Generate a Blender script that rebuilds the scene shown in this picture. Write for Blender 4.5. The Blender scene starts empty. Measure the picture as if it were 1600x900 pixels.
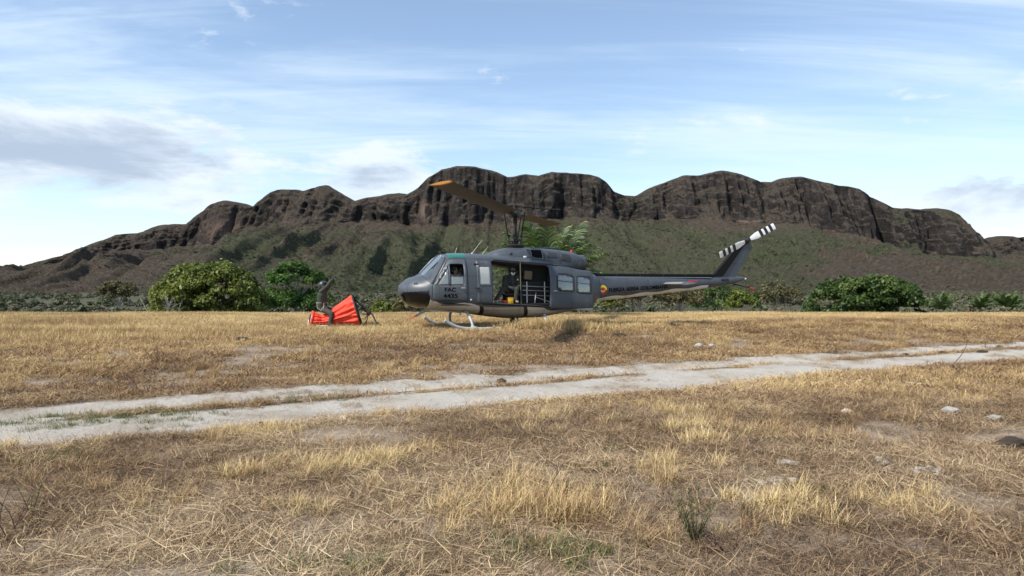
import bpy, bmesh, math, random
import numpy as np
from mathutils import Vector, Matrix, Euler
from mathutils.geometry import delaunay_2d_cdt

R = math.radians
scene = bpy.context.scene
COL = scene.collection
rng = np.random.default_rng(7)
random.seed(7)

# ------------------------------------------------------------------ camera
cam_d = bpy.data.cameras.new('camera')
cam = bpy.data.objects.new('camera', cam_d)
COL.objects.link(cam)
cam.location = (0, 0, 1.5)
cam.rotation_euler = (R(90), 0, 0)
cam_d.sensor_width = 36
cam_d.lens = 36 * 1155 / 1600
cam_d.clip_start = 0.05
cam_d.clip_end = 30000
scene.camera = cam

# ------------------------------------------------------------------ sky and sun
SUN_AZ = R(236)      # measured clockwise from +Y (behind the camera, to its left)
SUN_EL = R(48)
sun_vec = Vector((math.sin(SUN_AZ) * math.cos(SUN_EL), math.cos(SUN_AZ) * math.cos(SUN_EL), math.sin(SUN_EL)))
world = bpy.data.worlds.new('World')
scene.world = world
world.use_nodes = True
SKY_STRENGTH = 0.13

sun_d = bpy.data.lights.new('sun', 'SUN')
sun_d.energy = 4.0
sun_d.angle = R(3.0)      # thin high cloud softens the sun
sun_d.color = (1.0, 0.95, 0.87)
sun = bpy.data.objects.new('sun', sun_d)
COL.objects.link(sun)
sun.rotation_euler = (-sun_vec).to_track_quat('-Z', 'Y').to_euler()
sun.location = (0, -10, 30)

scene.view_settings.view_transform = 'Standard'
scene.view_settings.look = 'None'
scene.view_settings.exposure = 0.57
scene.cycles.max_bounces = 5
scene.cycles.diffuse_bounces = 2
scene.cycles.glossy_bounces = 2
scene.cycles.transmission_bounces = 4
scene.cycles.transparent_max_bounces = 6
scene.view_settings.gamma = 1.0
scene.view_settings.use_curve_mapping = False


class NT:
    """small helper to write node trees"""
    def __init__(self, tree):
        self.t = tree
        self.n = tree.nodes
        self.n.clear()

    def node(self, typ, ins=None, **props):
        nd = self.n.new(typ)
        for k, v in props.items():
            setattr(nd, k, v)
        for k, v in (ins or {}).items():
            s = nd.inputs[k]
            if isinstance(v, bpy.types.NodeSocket):
                self.t.links.new(v, s)
            else:
                s.default_value = v
        return nd

    def math(self, op, a, b=0.0, c=None, clamp=False):
        d = {0: a, 1: b}
        if c is not None:
            d[2] = c
        return self.node('ShaderNodeMath', d, operation=op, use_clamp=clamp).outputs[0]

    def vmath(self, op, a, b=(0, 0, 0)):
        return self.node('ShaderNodeVectorMath', {0: a, 1: b}, operation=op).outputs[0]

    def noise(self, vec, scale, detail=4.0, rough=0.55, dist=0.0):
        return self.node('ShaderNodeTexNoise', {'Vector': vec, 'Scale': scale, 'Detail': detail,
                                                'Roughness': rough, 'Distortion': dist}).outputs['Fac']

    def ramp(self, fac, stops, interp='LINEAR'):
        nd = self.node('ShaderNodeValToRGB', {'Fac': fac})
        r = nd.color_ramp
        r.interpolation = interp
        while len(r.elements) < len(stops):
            r.elements.new(0.5)
        for e, (p, c) in zip(r.elements, stops):
            e.position = p
            e.color = c if len(c) == 4 else (*c, 1)
        return nd.outputs['Color']

    def mix(self, fac, a, b, blend='MIX'):
        nd = self.node('ShaderNodeMix', data_type='RGBA', blend_type=blend)
        for sock, v in ((nd.inputs[0], fac), (nd.inputs[6], a), (nd.inputs[7], b)):
            if isinstance(v, bpy.types.NodeSocket):
                self.t.links.new(v, sock)
            else:
                sock.default_value = v if not isinstance(v, tuple) or len(v) == 4 else (*v, 1)
        return nd.outputs[2]

    def smooth(self, v, lo, hi):
        return self.node('ShaderNodeMapRange', {'Value': v, 'From Min': lo, 'From Max': hi},
                         interpolation_type='SMOOTHSTEP').outputs[0]


def build_world():
    w = NT(world.node_tree)
    sky = w.node('ShaderNodeTexSky', sky_type='NISHITA', sun_disc=False, sun_elevation=SUN_EL,
                 sun_rotation=SUN_AZ, altitude=400.0, air_density=1.0, dust_density=0.3, ozone_density=1.0)
    d = w.node('ShaderNodeTexCoord').outputs['Generated']
    sep = w.node('ShaderNodeSeparateXYZ', {0: d})
    X, Y, Z = sep.outputs
    zz = w.math('ADD', w.math('MAXIMUM', Z, 0.0), 0.10)
    u = w.math('DIVIDE', X, zz)
    v = w.math('DIVIDE', Y, zz)
    uv = w.node('ShaderNodeCombineXYZ', {0: u, 1: v, 2: 0.0}).outputs[0]
    # thin cirrus on a high flat layer: long streaks, broken by a broad mask
    st = w.node('ShaderNodeMapping', {'Vector': uv, 'Rotation': (0, 0, R(-32)), 'Location': (0.4, 0.9, 0.0),
                                      'Scale': (0.28, 0.85, 1)}).outputs[0]
    c1 = w.noise(st, 1.5, 6, 0.60, 0.7)
    st2 = w.node('ShaderNodeMapping', {'Vector': uv, 'Rotation': (0, 0, R(-22)), 'Scale': (0.4, 2.2, 1)}).outputs[0]
    c2 = w.noise(st2, 1.6, 5, 0.6, 1.2)
    big = w.noise(w.node('ShaderNodeMapping', {'Vector': uv, 'Location': (2.3, 5.1, 0)}).outputs[0], 0.33, 3, 0.5)
    cir = w.math('ADD', w.math('MULTIPLY', c1, 0.62), w.math('ADD', w.math('MULTIPLY', c2, 0.25), w.math('MULTIPLY', big, 0.5)))
    cir = w.math('ADD', w.math('MULTIPLY', w.smooth(cir, 0.57, 0.86), 0.82), 0.08)
    # low cumulus banks: puffs flattened vertically
    az = w.math('ARCTAN2', X, Y)
    p3 = w.node('ShaderNodeCombineXYZ', {0: w.math('MULTIPLY', az, 1.0), 1: 0.0, 2: w.math('MULTIPLY', Z, 3.0)}).outputs[0]

    def bank(off):
        pv = w.vmath('ADD', p3, off)
        n = w.noise(pv, 4.2, 8, 0.62, 0.3)
        def blob(a0, sa, z0, sz, amp):
            da = w.math('DIVIDE', w.math('SUBTRACT', az, a0), sa)
            dz = w.math('DIVIDE', w.math('SUBTRACT', Z, z0), sz)
            e = w.math('MULTIPLY', w.math('ADD', w.math('MULTIPLY', da, da), w.math('MULTIPLY', dz, dz)), -1.0)
            return w.math('MULTIPLY', w.math('EXPONENT', e), amp)
        b = w.math('ADD', blob(-0.60, 0.27, 0.155, 0.060, 0.34), blob(0.62, 0.20, 0.10, 0.045, 0.30))
        b = w.math('ADD', b, blob(-0.16, 0.14, 0.155, 0.03, 0.12))
        low = w.math('MULTIPLY', w.smooth(Z, 0.25, 0.0), 0.06)
        return w.math('ADD', n, w.math('ADD', b, low))
    b0 = bank((0.0, 0.0, 0.0))
    b1 = bank((0.015, 0.0, 0.11))
    cov = w.smooth(b0, 0.61, 0.72)
    thick = w.smooth(b1, 0.62, 0.88)
    ccol = w.mix(thick, (4.8, 5.25, 5.75), (2.5, 3.0, 3.75))
    cir = w.math('MULTIPLY', cir, w.math('ADD', w.math('MULTIPLY', w.smooth(Z, 0.05, 0.25), 0.45), 0.55))
    col = w.mix(cir, sky.outputs[0], (4.45, 5.3, 6.15))
    hz = w.math('MULTIPLY', w.smooth(Z, 0.20, 0.0), 0.12)
    col = w.mix(hz, col, (3.7, 4.6, 5.6))
    col = w.mix(w.math('MULTIPLY', cov, 0.86), col, ccol)
    bg = w.node('ShaderNodeBackground', {'Color': col, 'Strength': SKY_STRENGTH})
    out = w.node('ShaderNodeOutputWorld')
    w.t.links.new(bg.outputs[0], out.inputs['Surface'])


build_world()

# ------------------------------------------------------------------ numeric helpers


def _hash(ix, iy, seed):
    h = (ix.astype(np.int64) * 374761393 + iy.astype(np.int64) * 668265263 + seed * 1442695041) & 0xffffffff
    h = ((h ^ (h >> 13)) * 1274126177) & 0xffffffff
    h = (h ^ (h >> 16)) & 0xffffffff
    return h / 4294967296.0


def vnoise(x, y, seed=0):
    x = np.asarray(x, float)
    y = np.asarray(y, float)
    ix = np.floor(x)
    iy = np.floor(y)
    fx = x - ix
    fy = y - iy
    fx = fx * fx * fx * (fx * (fx * 6 - 15) + 10)
    fy = fy * fy * fy * (fy * (fy * 6 - 15) + 10)
    a = _hash(ix, iy, seed)
    b = _hash(ix + 1, iy, seed)
    c = _hash(ix, iy + 1, seed)
    d = _hash(ix + 1, iy + 1, seed)
    return (a + (b - a) * fx) * (1 - fy) + (c + (d - c) * fx) * fy


def fbm(x, y, oct=4, seed=0, gain=0.5):
    s = 0
    a = 1.0
    t = 0
    for o in range(oct):
        s = s + a * vnoise(np.asarray(x) * 2 ** o + 17.3 * o, np.asarray(y) * 2 ** o - 9.1 * o, seed + o)
        t += a
        a *= gain
    return s / t


def ridged(x, y, oct=4, seed=0):
    s = 0
    a = 1.0
    t = 0
    for o in range(oct):
        n = 1 - np.abs(2 * vnoise(np.asarray(x) * 2 ** o + 5.7 * o, np.asarray(y) * 2 ** o + 3.3 * o, seed + o) - 1)
        s = s + a * n * n
        t += a
        a *= 0.5
    return s / t


def sstep(a, b, v):
    t = np.clip((np.asarray(v, float) - a) / (b - a), 0, 1)
    return t * t * (3 - 2 * t)


def mesh_np(name, V, F, mats=(), smooth=False, attrs=None, midx=None):
    """V (n,3) array, F (m,k) array of equal-sized faces"""
    me = bpy.data.meshes.new(name)
    V = np.asarray(V, np.float32)
    F = np.asarray(F, np.int32)
    k = F.shape[1]
    me.vertices.add(len(V))
    me.vertices.foreach_set('co', V.ravel())
    me.loops.add(F.size)
    me.loops.foreach_set('vertex_index', F.ravel())
    me.polygons.add(len(F))
    me.polygons.foreach_set('loop_start', np.arange(0, F.size, k, dtype=np.int32))
    if smooth:
        me.polygons.foreach_set('use_smooth', np.ones(len(F), bool))
    for m in mats:
        me.materials.append(m)
    if midx is not None:
        me.polygons.foreach_set('material_index', np.asarray(midx, np.int32))
    for an, av in (attrs or {}).items():
        at = me.attributes.new(an, 'FLOAT', 'POINT')
        at.data.foreach_set('value', np.asarray(av, np.float32))
    me.update()
    me.validate()
    return me


def link(name, me, parent=None, loc=None, rot=None):
    o = bpy.data.objects.new(name, me)
    COL.objects.link(o)
    if parent:
        o.parent = parent
    if loc is not None:
        o.location = loc
    if rot is not None:
        o.rotation_euler = rot
    return o


def tag(o, label=None, cat=None, group=None, kind=None):
    if label:
        o['label'] = label
    if cat:
        o['category'] = cat
    if group:
        o['group'] = group
    if kind:
        o['kind'] = kind
    return o


def empty(name, loc=(0, 0, 0), rotz=0.0):
    o = bpy.data.objects.new(name, None)
    o.empty_display_size = 0.3
    COL.objects.link(o)
    o.location = loc
    o.rotation_euler = (0, 0, rotz)
    return o


class MB:
    """collects tubes, boxes and lathes into one bmesh"""
    def __init__(self):
        self.bm = bmesh.new()

    def box(self, c, s, rot=None, bevel=0.0):
        m = Matrix.Translation(c)
        if rot is not None:
            m = m @ Euler(rot).to_matrix().to_4x4()
        r = bmesh.ops.create_cube(self.bm, size=1.0, matrix=m @ Matrix.Diagonal((*s, 1)))
        if bevel:
            es = list({e for v in r['verts'] for e in v.link_edges})
            bmesh.ops.bevel(self.bm, geom=es, offset=bevel, segments=2, affect='EDGES', profile=0.5)
        return self

    def tube(self, pts, r, n=10, cap=True):
        pts = [Vector(p) for p in pts]
        rs = r if isinstance(r, (list, tuple)) else [r] * len(pts)
        rings = []
        up = None
        for i, p in enumerate(pts):
            t = (pts[min(i + 1, len(pts) - 1)] - pts[max(i - 1, 0)]).normalized()
            if up is None:
                up = Vector((0, 0, 1)) if abs(t.z) < 0.9 else Vector((1, 0, 0))
            a = t.cross(up)
            if a.length < 1e-5:
                a = t.orthogonal()
            a.normalize()
            b = a.cross(t).normalized()
            up = b
            rings.append([self.bm.verts.new(p + (a * math.cos(k * 2 * math.pi / n) + b * math.sin(k * 2 * math.pi / n)) * rs[i])
                          for k in range(n)])
        for A, B in zip(rings[:-1], rings[1:]):
            for k in range(n):
                self.bm.faces.new((A[k], A[(k + 1) % n], B[(k + 1) % n], B[k]))
        if cap:
            self.bm.faces.new(list(reversed(rings[0])))
            self.bm.faces.new(rings[-1])
        return self

    def poly(self, pts, thick):
        """flat polygon extruded along vector thick"""
        th = Vector(thick)
        a = [self.bm.verts.new(p) for p in pts]
        b = [self.bm.verts.new(Vector(p) + th) for p in pts]
        n = len(a)
        self.bm.faces.new(a)
        self.bm.faces.new(list(reversed(b)))
        for i in range(n):
            self.bm.faces.new((a[i], b[i], b[(i + 1) % n], a[(i + 1) % n]))
        return self

    def build(self, name, mat, parent=None, smooth=True, loc=None, rot=None):
        bmesh.ops.recalc_face_normals(self.bm, faces=self.bm.faces[:])
        me = bpy.data.meshes.new(name)
        self.bm.to_mesh(me)
        self.bm.free()
        me.materials.append(mat)
        if smooth:
            me.polygons.foreach_set('use_smooth', np.ones(len(me.polygons), bool))
            try:
                me.set_sharp_from_angle(angle=R(40))
            except Exception:
                pass
        return link(name, me, parent, loc, rot)


def curve_pts(ctrl, n=24):
    """Catmull-Rom through control points"""
    P = [Vector(p) for p in ctrl]
    P = [P[0] * 2 - P[1]] + P + [P[-1] * 2 - P[-2]]
    out = []
    for i in range(1, len(P) - 2):
        for k in range(n):
            t = k / n
            out.append(0.5 * ((2 * P[i]) + (P[i + 1] - P[i - 1]) * t + (2 * P[i - 1] - 5 * P[i] + 4 * P[i + 1] - P[i + 2]) * t * t
                              + (3 * P[i] - P[i - 1] - 3 * P[i + 1] + P[i + 2]) * t ** 3))
    out.append(P[-2])
    return out


# ------------------------------------------------------------------ materials
MATS = {}


def mat_plain(name, col, rough=0.6, metal=0.0, bump=0.0, bscale=40.0, var=0.0, vscale=8.0, spec=0.5, coat=0.0):
    if name in MATS:
        return MATS[name]
    m = bpy.data.materials.new(name)
    m.use_nodes = True
    t = NT(m.node_tree)
    tc = t.node('ShaderNodeTexCoord').outputs['Object']
    c = (*col, 1)
    if var:
        n = t.noise(tc, vscale, 5, 0.6)
        lo = tuple(x * (1 - var) for x in col)
        hi = tuple(min(1, x * (1 + var)) for x in col)
        c = t.ramp(n, [(0.3, lo), (0.7, hi)])
    b = t.node('ShaderNodeBsdfPrincipled', {'Base Color': c, 'Roughness': rough, 'Metallic': metal,
                                            'Specular IOR Level': spec, 'Coat Weight': coat})
    if bump:
        bn = t.node('ShaderNodeBump', {'Height': t.noise(tc, bscale, 4), 'Strength': bump, 'Distance': 0.02})
        t.t.links.new(bn.outputs[0], b.inputs['Normal'])
    o = t.node('ShaderNodeOutputMaterial')
    t.t.links.new(b.outputs[0], o.inputs[0])
    MATS[name] = m
    return m


def mat_leaf(name, stops, rough=0.55, trans=0.35, attr='leaf', inst=None, spec=0.3):
    """foliage: colour from a per-leaf value, plus light passing through"""
    m = bpy.data.materials.new(name)
    m.use_nodes = True
    t = NT(m.node_tree)
    a = t.node('ShaderNodeAttribute', attribute_name=attr).outputs['Fac']
    if inst:
        ti = t.node('ShaderNodeAttribute', attribute_name=inst, attribute_type='INSTANCER').outputs['Fac']
        a = t.math('ADD', t.math('MULTIPLY', a, 0.5), t.math('MULTIPLY', ti, 0.75), clamp=True)
    c = t.ramp(a, stops)
    b = t.node('ShaderNodeBsdfPrincipled', {'Base Color': c, 'Roughness': rough, 'Specular IOR Level': spec})
    if not trans:
        b = t.node('ShaderNodeBsdfDiffuse', {'Color': c})
        o = t.node('ShaderNodeOutputMaterial')
        t.t.links.new(b.outputs[0], o.inputs[0])
        return m
    tr = t.node('ShaderNodeBsdfTranslucent', {'Color': c})
    mx = t.node('ShaderNodeMixShader', {0: trans})
    t.t.links.new(b.outputs[0], mx.inputs[1])
    t.t.links.new(tr.outputs[0], mx.inputs[2])
    o = t.node('ShaderNodeOutputMaterial')
    t.t.links.new(mx.outputs[0], o.inputs[0])
    return m


def finish(t, col, rough=0.9, height=None, bstr=0.5, bdist=0.02, spec=0.2):
    b = t.node('ShaderNodeBsdfPrincipled', {'Base Color': col, 'Roughness': rough, 'Specular IOR Level': spec})
    if height is not None:
        bn = t.node('ShaderNodeBump', {'Height': height, 'Strength': bstr, 'Distance': bdist})
        t.t.links.new(bn.outputs[0], b.inputs['Normal'])
    o = t.node('ShaderNodeOutputMaterial')
    t.t.links.new(b.outputs[0], o.inputs[0])

# ------------------------------------------------------------------ ground, track, mountain
HX, HY, HYAW = 0.1, 23.7, R(200)      # where the helicopter stands


def road_d(x, y):
    x = np.asarray(x, float)
    y = np.asarray(y, float)
    bend = 0.35 * np.sin(x * 0.16 + 0.6)
    return (y - 11.25 - 0.545 * x - bend) / 1.139


def road_mask(x, y):
    """1 on bare pale track, 0 on turf"""
    d = road_d(x, y)
    along = np.asarray(x) * 0.88 + np.asarray(y) * 0.48
    e = (fbm(x * 0.9, y * 0.9, 4, 31) - 0.5) * 1.1 + (fbm(along * 0.22, d * 0.3, 2, 77) - 0.5) * 0.7
    outer = sstep(0.16, -0.16, np.abs(d - 0.05 + e * 0.55) - 1.45)
    # broken strip of turf between the two wheel tracks
    med = sstep(0.26, 0.04, np.abs(d - 0.42 + (fbm(along * 0.35, 3.3, 3, 5) - 0.5) * 0.5))
    med = med * sstep(0.50, 0.60, fbm(along * 0.45 + 4.2, d * 0.8, 3, 12) + 0.09 * sstep(3, 8, along) + 0.10 * sstep(3.5, 6, along) * sstep(17, 12, along))
    return np.clip(outer - med, 0, 1)


def terr(x, y):
    x = np.asarray(x, float)
    y = np.asarray(y, float)
    d = road_d(x, y)
    z = 0.24 * sstep(1.5, 9.5, d)
    near = sstep(60, 30, np.hypot(x, y))
    z = z + near * ((fbm(x * 0.35, y * 0.35, 3, 3) - 0.5) * 0.10 + (fbm(x * 2.1, y * 2.1, 3, 9) - 0.5) * 0.035)
    tr = sstep(2.2, 0.9, np.abs(d))
    z = z * (1 - 0.6 * tr * near) - 0.05 * tr
    z = z - 0.035 * np.exp(-((d - 0.95) / 0.3) ** 2) - 0.04 * np.exp(-((d + 0.75) / 0.4) ** 2)
    z = z - 0.26 * sstep(25.5, 40, y)
    edge = 40 + (fbm(x * 0.06, 0.3, 2, 44) - 0.5) * 5 - 0.02 * x
    q = np.clip(y - edge, 0, None)
    z = z - 2.2 * sstep(0, 36, q) - 2.4 * sstep(20, 130, q) + (fbm(x * 0.1, y * 0.1, 3, 8) - 0.5) * 0.5 * sstep(5, 40, q)
    return z


def at(px, py, zoff=0.0):
    """point of the ground seen at a pixel of the 1600x900 photograph"""
    dx = (px - 800) / 1155
    dz = (450 - py) / 1155
    z = 0.0
    for _ in range(12):
        t = (z - 1.5) / dz
        z = float(terr(dx * t, t))
    return Vector((dx * t, t, z + zoff))


def grid_mesh(name, xs, ys, zf, mats, attrs=None):
    X, Y = np.meshgrid(xs, ys)
    Z = zf(X, Y)
    V = np.stack([X, Y, Z], -1).reshape(-1, 3)
    nx, ny = len(xs), len(ys)
    i = np.arange(nx * ny).reshape(ny, nx)
    F = np.stack([i[:-1, :-1], i[:-1, 1:], i[1:, 1:], i[1:, :-1]], -1).reshape(-1, 4)
    A = {k: f(X, Y).ravel() for k, f in (attrs or {}).items()}
    return mesh_np(name, V, F, mats, True, A), V, F


def mat_ground():
    m = bpy.data.materials.new('dry_soil')
    m.use_nodes = True
    t = NT(m.node_tree)
    p = t.node('ShaderNodeNewGeometry').outputs['Position']
    n1 = t.noise(p, 0.35, 5, 0.6)
    n2 = t.noise(p, 6.0, 6, 0.65)
    n3 = t.noise(p, 55.0, 4, 0.7)
    c = t.ramp(n1, [(0.35, (0.20, 0.150, 0.105)), (0.65, (0.30, 0.235, 0.170))])
    c = t.mix(t.smooth(n2, 0.50, 0.70), c, (0.37, 0.32, 0.255))
    c = t.mix(t.math('MULTIPLY', t.smooth(n3, 0.45, 0.7), 0.5), c, (0.12, 0.085, 0.05))
    # valley floor beyond the field: dull dry scrub land
    sep = t.node('ShaderNodeSeparateXYZ', {0: p})
    far = t.smooth(sep.outputs[1], 50.0, 80.0)
    fc = t.ramp(t.noise(p, 0.03, 5, 0.6), [(0.35, (0.040, 0.046, 0.024)), (0.65, (0.085, 0.075, 0.044))])
    c = t.mix(far, c, fc)
    finish(t, c, 0.95, t.math('ADD', n3, t.math('MULTIPLY', n2, 1.5)), 0.6, 0.02)
    return m


def mat_track():
    m = bpy.data.materials.new('pale_track_dust')
    m.use_nodes = True
    t = NT(m.node_tree)
    p = t.node('ShaderNodeNewGeometry').outputs['Position']
    n1 = t.noise(p, 0.9, 5, 0.6)
    n2 = t.noise(p, 9.0, 6, 0.7)
    n3 = t.noise(p, 70.0, 3, 0.7)
    c = t.ramp(n1, [(0.3, (0.38, 0.325, 0.255)), (0.5, (0.51, 0.465, 0.40)), (0.75, (0.57, 0.53, 0.465))])
    c = t.mix(t.math('MULTIPLY', t.smooth(n2, 0.54, 0.70), 0.6), c, (0.27, 0.21, 0.15))
    c = t.mix(t.math('MULTIPLY', t.smooth(n3, 0.58, 0.72), 0.5), c, (0.20, 0.16, 0.12))
    finish(t, c, 0.95, t.math('ADD', t.math('MULTIPLY', n2, 2.5), n3), 0.9, 0.03)
    return m


def seg(*parts):
    out = []
    for a, b, st in parts:
        out.append(np.arange(a, b, st))
    return np.concatenate(out)


def build_ground():
    gx = np.concatenate([-np.geomspace(30, 9000, 40)[::-1], seg((-29.5, -9, 0.4), (-9, 9, 0.09), (9, 29.6, 0.3)), np.geomspace(30, 9000, 40)])
    gy = np.concatenate([-np.geomspace(3, 400, 20)[::-1], seg((-2.5, 2.5, 0.4), (2.5, 12, 0.08), (12, 24, 0.14), (24, 60, 0.45)), np.geomspace(60.5, 9000, 70)])

    def zf(X, Y):
        return terr(X, Y) - 0.012 * road_mask(X, Y) * (np.abs(X) < 60)
    me, V, F = grid_mesh('ground', gx, gy, zf, [mat_ground()])
    tag(link('ground', me), kind='structure')
    # the track: strip of pale dust with ragged edges, laid on the ground sheet
    s = np.arange(-40, 75, 0.075)
    w = np.arange(-2.4, 2.41, 0.075)
    S, W = np.meshgrid(s, w)
    dx, dy = 0.878, 0.4785
    X = S * dx - W * dy
    Y = 11.25 + S * dy + W * dx
    M = road_mask(X, Y)
    Z = terr(X, Y) + 0.008 * M - 0.004
    Z = Z + (fbm(X * 6, Y * 6, 3, 61) - 0.5) * 0.012 * M
    V = np.stack([X, Y, Z], -1).reshape(-1, 3)
    i = np.arange(S.size).reshape(S.shape)
    F = np.stack([i[:-1, :-1], i[:-1, 1:], i[1:, 1:], i[1:, :-1]], -1).reshape(-1, 4)
    keep = (M.ravel()[F].mean(1) > 0.45)
    F = F[keep]
    used = np.unique(F)
    re = -np.ones(len(V), int)
    re[used] = np.arange(len(used))
    me = mesh_np('dirt_road', V[used], re[F], [mat_track()], True)
    tag(link('dirt_road', me), kind='structure')


build_ground()

SKY_LINE = [(-500, 455), (-200, 446), (-60, 436), (0, 427), (45, 419), (73, 409), (98, 401), (136, 387), (157, 378), (189, 364.5), (224, 362.7), (259, 350),
            (297, 349), (315, 334), (336, 316.5), (353, 312), (380, 316.5), (394, 322.5), (402, 315), (425, 299), (437, 294.5),
            (465, 295), (476, 298), (511, 288.5), (535, 302.5), (556, 315), (571.6, 308.4), (612, 301), (637.7, 302.7), (655, 290.3),
            (669.4, 276), (689.5, 263), (712.5, 259), (741, 259), (767, 264.4), (793, 275), (821.8, 271), (841.9, 273.6), (862, 266.7),
            (902, 268.7), (934, 275), (945.4, 283), (956.9, 297.5), (974, 303.8), (994, 305), (1014, 293), (1068, 273), (1092.6, 273),
            (1129.8, 264), (1146, 269), (1183, 283), (1208, 282.5), (1224.6, 276), (1249, 274), (1295, 287.4), (1332, 291.6),
            (1352.5, 304), (1385.5, 322.5), (1435, 325.4), (1468, 324.6), (1484.5, 333), (1497, 349), (1517.5, 368), (1538, 379.4),
            (1554.6, 370), (1575, 367), (1600, 371), (1650, 362), (1720, 378), (1850, 392), (2100, 420), (2400, 445)]
CLIFF_LINE = [(-500, 458), (0, 434), (150, 402), (300, 384), (350, 386), (390, 358), (560, 350), (700, 352), (940, 342), (1060, 345),
              (1245, 352), (1332, 376), (1435, 400), (1538, 406), (1600, 400), (1800, 420), (2400, 452)]


def mat_mountain():
    m = bpy.data.materials.new('mountain_rock_and_scrub')
    m.use_nodes = True
    t = NT(m.node_tree)
    p = t.node('ShaderNodeNewGeometry').outputs['Position']
    cliff = t.node('ShaderNodeAttribute', attribute_name='cliff').outputs['Fac']
    dry = t.node('ShaderNodeAttribute', attribute_name='dry').outputs['Fac']
    scar = t.node('ShaderNodeAttribute', attribute_name='scar').outputs['Fac']
    # rock: vertical streaks and horizontal beds
    pv = t.node('ShaderNodeMapping', {'Vector': p, 'Scale': (1, 0.4, 0.30)}).outputs[0]
    ph = t.node('ShaderNodeMapping', {'Vector': p, 'Scale': (0.15, 0.15, 1)}).outputs[0]
    s1 = t.noise(pv, 0.07, 7, 0.65)
    s2 = t.noise(ph, 0.09, 5, 0.6)
    s3 = t.noise(p, 0.25, 5, 0.7)
    rock = t.ramp(s1, [(0.3, (0.022, 0.0195, 0.019)), (0.5, (0.046, 0.040, 0.038)), (0.72, (0.092, 0.080, 0.073))])
    rock = t.mix(t.math('MULTIPLY', t.smooth(s2, 0.52, 0.7), 0.45), rock, (0.04, 0.038, 0.026))
    strata = t.noise(t.node('ShaderNodeMapping', {'Vector': p, 'Scale': (0.06, 0.06, 1)}).outputs[0], 0.22, 4, 0.7)
    rock = t.mix(t.math('MULTIPLY', t.smooth(strata, 0.54, 0.62), 0.5), rock, (0.012, 0.011, 0.011))
    crack = t.noise(t.node('ShaderNodeMapping', {'Vector': p, 'Scale': (1, 1, 0.35)}).outputs[0], 0.16, 6, 0.75)
    rock = t.mix(t.math('MULTIPLY', t.smooth(crack, 0.45, 0.34), 0.6), rock, (0.012, 0.011, 0.011))
    pale = t.smooth(t.math('ADD', t.math('MULTIPLY', s1, 0.5), t.math('MULTIPLY', s3, 0.5)), 0.56, 0.63)
    rock = t.mix(t.math('MULTIPLY', pale, 0.55), rock, (0.22, 0.17, 0.14))
    rock = t.mix(scar, rock, t.ramp(s3, [(0.3, (0.16, 0.085, 0.06)), (0.6, (0.36, 0.27, 0.21))]))
    # slopes: dry brown scrub against green scrub
    g1 = t.noise(p, 0.018, 6, 0.62)
    g2 = t.noise(p, 0.14, 5, 0.7)
    green = t.ramp(g2, [(0.3, (0.050, 0.062, 0.034)), (0.55, (0.098, 0.110, 0.058)), (0.75, (0.165, 0.160, 0.094))])
    brown = t.ramp(g2, [(0.3, (0.066, 0.054, 0.043)), (0.55, (0.125, 0.100, 0.075)), (0.75, (0.22, 0.170, 0.125))])
    nz = t.node('ShaderNodeSeparateXYZ', {0: t.node('ShaderNodeNewGeometry').outputs['Normal']}).outputs[2]
    sl = t.mix(t.smooth(t.math('ADD', g1, t.math('SUBTRACT', dry, 0.5)), 0.42, 0.6), green, brown)
    c = t.mix(t.smooth(t.math('ADD', cliff, t.math('MULTIPLY', t.math('SUBTRACT', g2, 0.5), 0.5)), 0.35, 0.6), sl, rock)
    ledge = t.math('MULTIPLY', t.smooth(t.math('ADD', nz, t.math('MULTIPLY', t.math('SUBTRACT', g2, 0.5), 0.6)), 0.50, 0.72), 0.8)
    c = t.mix(t.math('MULTIPLY', ledge, t.math('SUBTRACT', 1.0, scar)), c, t.mix(0.35, sl, brown))
    h = t.math('ADD', t.math('MULTIPLY', s3, 6.0), t.math('MULTIPLY', s1, 10.0))
    finish(t, c, 0.95, t.math('ADD', h, t.math('MULTIPLY', crack, 14.0)), 1.0, 1.2, spec=0.1)
    return m


MT = {}


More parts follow.
